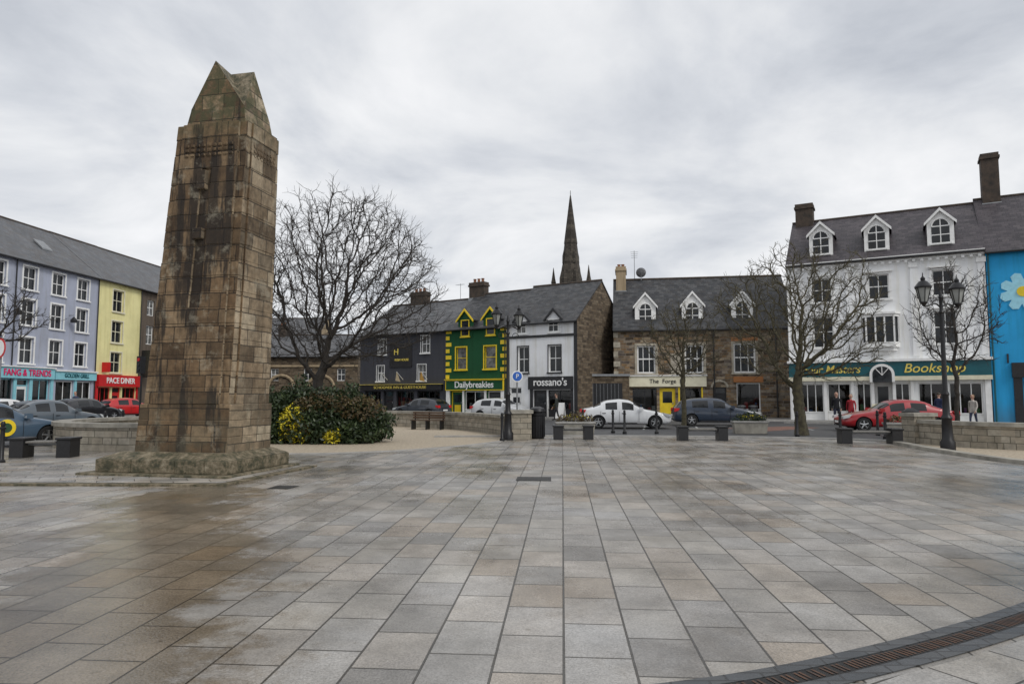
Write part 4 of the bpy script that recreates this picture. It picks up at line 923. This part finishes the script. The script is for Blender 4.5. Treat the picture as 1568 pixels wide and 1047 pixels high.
# ================================================================== CARS
import bmesh
def car(loc, rz, paint, L=4.3, W=1.76, H=1.46, kind='hatch', name='parked_car', taxi=False):
    e = empty(name, (loc[0], loc[1], 0), rz)
    pm = M('car_paint', paint, tuple(x * .9 for x in paint), 1.0, .28, coat=.8)
    k = H / 1.46; w = W / 2
    if kind == 'hatch':
        st = [(0, .34, .52, .55, .70), (.015, .24, .58, .63, .84), (.07, .19, .68, .76, .95), (.16, .19, .78, .87, 1), (.27, .19, .86, .96, 1), (.31, .19, .87, 1.0, 1), (.43, .19, .90, 1.36, 1), (.46, .19, .90, 1.41, 1), (.56, .19, .91, 1.46, 1), (.59, .19, .91, 1.46, 1), (.74, .19, .93, 1.43, 1), (.78, .19, .94, 1.41, 1), (.88, .19, .95, 1.33, .98), (.905, .2, .95, 1.27, .97), (.965, .22, .94, 1.0, .92), (.985, .26, .80, .86, .86), (1, .34, .6, .66, .74)]
        ws_, rs_, pil = (5, 6), (13, 14), (8, 11, 12)
    else:
        st = [(0, .34, .52, .55, .70), (.015, .24, .58, .63, .84), (.07, .19, .66, .74, .95), (.16, .19, .76, .85, 1), (.27, .19, .84, .93, 1), (.31, .19, .85, .97, 1), (.43, .19, .89, 1.34, 1), (.46, .19, .89, 1.40, 1), (.55, .19, .90, 1.44, 1), (.58, .19, .90, 1.44, 1), (.69, .19, .92, 1.39, 1), (.72, .19, .92, 1.36, 1), (.76, .19, .93, 1.28, 1), (.86, .19, .94, 1.04, .98), (.93, .2, .92, 1.0, .94), (.985, .25, .80, .93, .88), (1, .34, .6, .7, .76)]
        ws_, rs_, pil = (5, 6), (12, 13), (8, 11)
    V = []; F = []; MI = []
    for f, zb, be, zr, wf in st:
        be *= k; zr *= k; ww = w * wf; x = L / 2 - f * L
        cab = min(1, max(0, (zr - be - .08) / .3))
        hp = [(0, zb), (.80 * ww, zb), (.97 * ww, zb + .09), (1.0 * ww, zb + (be - zb) * .55), (.965 * ww, be), ((.90 - .14 * cab) * ww, be + (zr - be) * (.6 + .25 * cab)), ((.66 - .02 * cab) * ww, zr - .012), (0, zr + .012)]
        V += [(x, a, b) for a, b in hp] + [(x, -a, b) for a, b in hp[-2:0:-1]]
    n = 14; ns = len(st)
    for i in range(ns - 1):
        for j in range(n):
            a = i * n + j; b = i * n + (j + 1) % n
            F.append((a, b, b + n, a + n)); jj = j if j < 7 else 13 - j
            g = 0
            if 6 <= i < rs_[0] and jj == 4 and i not in pil: g = 1
            if ws_[0] <= i < ws_[1] and jj in (5, 6): g = 1
            if rs_[0] <= i < rs_[1] and jj in (5, 6): g = 1
            if jj in (0,): g = 2
            MI.append(g)
    F.append(tuple(range(n - 1, -1, -1))); F.append(tuple(range((ns - 1) * n, ns * n))); MI += [0, 0]
    me = bpy.data.meshes.new('body'); me.from_pydata(V, [], F)
    for m in (pm, MAT['carglass'], MAT['rubber']): me.materials.append(m)
    me.polygons.foreach_set('material_index', MI); me.update()
    o = bpy.data.objects.new('tmpbody', me); sc.collection.objects.link(o)
    ss = o.modifiers.new('s', 'SUBSURF'); ss.levels = 2; ss.render_levels = 2
    cr = .36; xf = L / 2 - .185 * L; xr = L / 2 - .80 * L; rw = cr - .045
    c = MB()
    for xx in (xf, xr):
        for sg in (-1, 1):
            y0, y1 = (w * .62, w * 1.2) if sg > 0 else (-w * 1.2, -w * .62)
            c.lathe([(cr, y0), (cr, y1)], xx, 0, 28, 'rubber', cz=rw + .01, axis='y')
    co = c.build('tmpcut'); bo = o.modifiers.new('b', 'BOOLEAN'); bo.object = co; bo.operation = 'DIFFERENCE'; bo.solver = 'EXACT'
    try: bo.material_mode = 'TRANSFER'
    except Exception: pass
    for ob_ in (co, o):
        bm = bmesh.new(); bm.from_mesh(ob_.data); bmesh.ops.recalc_face_normals(bm, faces=bm.faces); bm.to_mesh(ob_.data); bm.free()
    dg = bpy.context.evaluated_depsgraph_get(); m2 = bpy.data.meshes.new_from_object(o.evaluated_get(dg))
    bpy.data.objects.remove(o); bpy.data.objects.remove(co)
    m2.polygons.foreach_set('use_smooth', [True] * len(m2.polygons))
    try: m2.set_sharp_from_angle(angle=R(50))
    except Exception: pass
    ob = bpy.data.objects.new('body', m2); sc.collection.objects.link(ob); ob.parent = e
    mb = MB()
    for xx in (xf, xr):
        for sg in (-1, 1):
            yo = sg * (w - .02); yi = sg * (w - .24)
            pr = [(rw * .6, yi), (rw * .96, yi), (rw, yi + sg * .03), (rw, yo - sg * .03), (rw * .95, yo), (rw * .68, yo), (rw * .66, yo - sg * .03)]
            mb.lathe(pr, xx, 0, 24, 'rubber', cz=rw, axis='y')
            mb.lathe([(rw * .66, yo - sg * .045), (rw * .64, yo - sg * .02), (rw * .60, yo - sg * .02), (rw * .58, yo - sg * .05)], xx, 0, 24, 'alloy', cz=rw, axis='y')
            for q in range(5):
                a = q * 2 * math.pi / 5 + .3
                mb.tube((xx, yo - sg * .02, rw), (xx + rw * .6 * math.cos(a), yo - sg * .022, rw + rw * .6 * math.sin(a)), .045, .03, 6, 'alloy')
    mb.build('wheels', e, smooth=True)
    mb = MB(); zl = .66 * k
    hl = M('headlamp', (.6, .62, .63), None, 8, .1); tl = MAT['rpaint']
    for sg in (-1, 1):
        mb.prism([(L / 2 - .04, zl - .09), (L / 2 - .05, zl + .02), (L / 2 - .42, zl + .11), (L / 2 - .30, zl - .03)], sg * w * .60, sg * w * .955, hl)
        zt = .82 * k
        mb.prism([(-L / 2 + .03, zt - .08), (-L / 2 + .05, zt + .10), (-L / 2 + .30, zt + .10), (-L / 2 + .22, zt - .03)], sg * w * .62, sg * w * .94, tl)
        mb.prism([(L * .185, .9 * k), (L * .185 - .18, .9 * k), (L * .185 - .18, 1.04 * k), (L * .185 - .03, 1.04 * k)], sg * w * .98, sg * w * 1.16, pm)
        for dx in (-.2, -1.15): mb.box(dx, dx + .18, sg * w - .012, sg * w + .012, .74 * k, .77 * k, 'kpaint')
        for dx in (.62, -.32, -1.22): mb.box(dx - .006, dx + .006, sg * w * 1.0 - .012, sg * w * 1.0 + .004, .34, .86 * k, 'kpaint')
        mb.box(-L * .2, L * .12, sg * w * .975 - .01, sg * w * .975 + .012, .25, .30, 'kpaint')
    mb.box(L / 2 - .05, L / 2 + .012, -w * .5, w * .5, .36, .50, 'kpaint'); mb.box(L / 2 + .0, L / 2 + .03, -.26, .26, .38, .48, 'wpaint'); mb.box(-L / 2 - .03, -L / 2 + .0, -.26, .26, .52, .62, 'wpaint')
    if taxi:
        mb.box(-.25, .05, -.32, .32, H - .0, H + .16, 'ypaint')
        for sg in (-1, 1):
            mb.lathe([(.26, 0), (.26, .012)], .15, sg * (w + .004) - .006, 20, 'ypaint', cz=.62, axis='y'); mb.lathe([(.15, -.004), (.15, .016)], .15, sg * (w + .004) - .006, 16, 'green', cz=.62, axis='y')
    mb.build('lights_and_trim', e, bevel=.01)
    return e
car((5.6, 34.2), R(-4), (.82, .83, .84), 4.45, kind='sedan')
car((10.95, 37.0), R(-6), (.022, .035, .06), 4.55, 1.8, 1.50, 'hatch')
car((17.35, 31.2), R(170), (.36, .006, .012), 4.85, 1.82, 1.46, kind='sedan')
car((-.6, 45.2), R(-30), (.55, .56, .57), 4.2, kind='hatch')
car((-6.6, 50.2), R(150), (.03, .035, .045), 4.2, kind='hatch')
car((-16.3, 21.3), R(62), (.06, .10, .15), 4.4, kind='sedan', name='taxi_car', taxi=True)
car((-20.4, 30.2), R(65), (.09, .11, .13), 4.4, kind='sedan')
car((-26.6, 36.0), R(78), (.7, .7, .7), 4.3, kind='hatch')
car((-26.6, 42.8), R(75), (.012, .012, .015), 4.3, kind='hatch')
car((-28.3, 50.6), R(60), (.48, .008, .010), 4.1, kind='hatch')
car((-12.5, 44.5), R(-25), (.03, .06, .16), 4.2, kind='hatch')

# ================================================================== PEOPLE
skin = M('skin', (.50, .30, .22), None, 6, .55)
def person(loc, rz, coat, trous, hair, h=1.72, stride=.18, female=False):
    cm = M('coat_cloth', coat, None, 8, .85, .2); tm = M('trouser_cloth', trous, None, 8, .85, .2); hm = M('hair', hair, None, 20, .6); sm = MAT['kpaint']
    k = h / 1.75; s = stride
    J = {'pel': (0, 0, .93, .15, .11), 'bel': (0, 0, 1.08, .145, .10), 'che': (0, 0, 1.28, .17, .115), 'nec': (0, 0, 1.47, .06, .06), 'hd': (0, .02, 1.56, .055, .055)}
    Eg = [('pel', 'bel'), ('bel', 'che'), ('che', 'nec'), ('nec', 'hd')]
    for sg, nm in ((-1, 'l'), (1, 'r')):
        f = s * sg
        J.update({nm + 'hip': (sg * .09, 0, .86, .095, .095), nm + 'kn': (sg * .095, f * .55 + .03, .49, .062, .062), nm + 'an': (sg * .10, f - .03, .09, .042, .042), nm + 'toe': (sg * .11, f + .14, .045, .036, .036),
                  nm + 'sh': (sg * .175, 0, 1.40, .06, .06), nm + 'el': (sg * .235, -f * .3 - .02, 1.12, .044, .044), nm + 'wr': (sg * .235, -f * .8 + .08, .88, .03, .03), nm + 'pa': (sg * .23, -f * .9 + .11, .80, .03, .022)})
        Eg += [('pel', nm + 'hip'), (nm + 'hip', nm + 'kn'), (nm + 'kn', nm + 'an'), (nm + 'an', nm + 'toe'), ('che', nm + 'sh'), (nm + 'sh', nm + 'el'), (nm + 'el', nm + 'wr'), (nm + 'wr', nm + 'pa')]
    names = list(J); me = bpy.data.meshes.new('p'); me.from_pydata([tuple(c * k for c in J[q][:3]) for q in names], [(names.index(a), names.index(b)) for a, b in Eg], [])
    o = bpy.data.objects.new('tmpp', me); sc.collection.objects.link(o); o.modifiers.new('k', 'SKIN')
    for i, q in enumerate(names): me.skin_vertices[0].data[i].radius = (J[q][3] * k, J[q][4] * k)
    me.skin_vertices[0].data[0].use_root = True
    su = o.modifiers.new('u', 'SUBSURF'); su.levels = 2
    dg = bpy.context.evaluated_depsgraph_get(); m2 = bpy.data.meshes.new_from_object(o.evaluated_get(dg)); bpy.data.objects.remove(o)
    m2.materials.clear()
    for m in (cm, tm, sm, skin): m2.materials.append(m)
    hem = .78 if not female else .70
    for p in m2.polygons:
        z = p.center.z / k; ax = abs(p.center.x) / k; p.use_smooth = True
        if z > 1.475: i = 3
        elif z < .10: i = 2
        elif ax > .18 and z < .885: i = 3
        elif z < hem + .08: i = 1
        else: i = 0
        p.material_index = i
    e = empty('pedestrian', (loc[0], loc[1], loc[2] if len(loc) > 2 else 0), rz)
    b = bpy.data.objects.new('body', m2); sc.collection.objects.link(b); b.parent = e
    mb = MB(); hz = 1.655 * k
    prof = [(.02, -.125), (.055, -.115), (.075, -.07), (.082, -.02), (.084, .03), (.075, .075), (.05, .105), (.015, .118)]
    mb.lathe([(r * k, z * k) for r, z in prof], 0, .02 * k, 16, skin, cz=hz)
    mb.lathe([(r * k, z * k) for r, z in [(.090, -.06 if female else -.0), (.094, .03), (.085, .085), (.058, .118), (.015, .13)]], 0, -.008, 16, hm, cz=hz)
    mb.prism([(-.012 * k, hz - .03 * k), (.012 * k, hz - .03 * k), (0, hz + .02 * k)], .09 * k, .125 * k, skin)
    for sg in (-1, 1):
        mb.lathe([(.012, -.025), (.018, 0), (.012, .025)], sg * .086 * k, .02 * k, 8, skin, cz=hz); mb.lathe([(.008, -.006), (.008, .006)], sg * .03 * k, .098 * k, 8, 'kpaint', cz=hz + .005)
        px, py, pz = [c * k for c in J['lpa' if sg < 0 else 'rpa'][:3]]
        for q in range(4): mb.tube((px, py - .022 + q * .015, pz - .01), (px - sg * .012, py - .02 + q * .016 + .012, pz - (.075, .085, .09, .07)[q]), .0085, .006, 6, skin)
        mb.tube((px, py + .02, pz + .01), (px - sg * .02, py + .055, pz - .035), .010, .007, 6, skin)
    mb.box(-.022 * k, .022 * k, .096 * k, .101 * k, hz - .062 * k, hz - .055 * k, MAT['pink'])
    mb.build('head_and_hands', e, smooth=True); return e
person((17.9, 37.8, 0), R(150), (.012, .012, .016), (.02, .025, .05), (.03, .02, .015), 1.78)
person((18.5, 37.4, 0), R(150), (.35, .02, .03), (.02, .02, .03), (.12, .07, .03), 1.66, female=True)
person((22.8, 36.6, 0), R(-60), (.02, .03, .08), (.02, .02, .02), (.04, .03, .02), 1.75)
person((24.0, 35.7, 0), R(120), (.45, .42, .38), (.03, .04, .08), (.2, .12, .05), 1.64, female=True)
person((2.9, 44.6, 0), R(80), (.03, .035, .03), (.03, .03, .035), (.02, .015, .01), 1.74)
person((-29.0, 45.5, .12), R(170), (.04, .05, .10), (.02, .02, .02), (.05, .04, .03), 1.75)

# ================================================================== CAMERA, WORLD, SUN
cam = bpy.data.cameras.new('camera'); cam.lens = 24; cam.sensor_width = 36; cam.clip_end = 3000
co = bpy.data.objects.new('camera', cam); sc.collection.objects.link(co); co.location = (0, 0, 1.6); co.rotation_euler = (R(94.5), 0, 0); sc.camera = co
w = bpy.data.worlds.new('World'); sc.world = w; w.use_nodes = True; nt = w.node_tree; bg = nt.nodes['Background']
el = 42; az = math.atan2(.55, -.60)
sky = nt.nodes.new('ShaderNodeTexSky'); sky.sky_type = 'NISHITA'; sky.sun_disc = False; sky.sun_elevation = R(el); sky.sun_rotation = az
tc = nt.nodes.new('ShaderNodeTexCoord'); sp = nt.nodes.new('ShaderNodeSeparateXYZ'); nt.links.new(tc.outputs['Generated'], sp.inputs[0])
zz = mth(nt, 'ADD', mth(nt, 'MAXIMUM', sp.outputs[2], 0.0), .22)
cb = nt.nodes.new('ShaderNodeCombineXYZ'); nt.links.new(mth(nt, 'DIVIDE', sp.outputs[0], zz), cb.inputs[0]); nt.links.new(mth(nt, 'DIVIDE', sp.outputs[1], zz), cb.inputs[1])
n1 = nt.nodes.new('ShaderNodeTexNoise'); n1.inputs['Scale'].default_value = 1.35; n1.inputs['Detail'].default_value = 8; n1.inputs['Roughness'].default_value = .55; n1.inputs['Distortion'].default_value = .35
nt.links.new(cb.outputs[0], n1.inputs['Vector'])
cr = ramp(nt, [(.32, (5.4, 5.7, 6.25)), (.43, (6.9, 7.15, 7.6)), (.52, (8.3, 8.45, 8.7)), (.62, (9.5, 9.55, 9.7))])
nt.links.new(n1.outputs['Fac'], cr.inputs[0])
c = mixc(nt, sky.outputs[0], cr.outputs[0], .96)
nt.links.new(c, bg.inputs[0]); bg.inputs[1].default_value = .1
sl_ = bpy.data.lights.new('sun', 'SUN'); sl_.energy = 1.5; sl_.angle = R(18); sl_.color = (1, .97, .92)
so = bpy.data.objects.new('sun', sl_); sc.collection.objects.link(so)
d = Vector((.55, -.60, .8 * math.tan(R(el)))); so.rotation_euler = d.to_track_quat('Z', 'Y').to_euler()
sc.view_settings.view_transform = 'Standard'; sc.view_settings.look = 'None'; sc.view_settings.exposure = 0
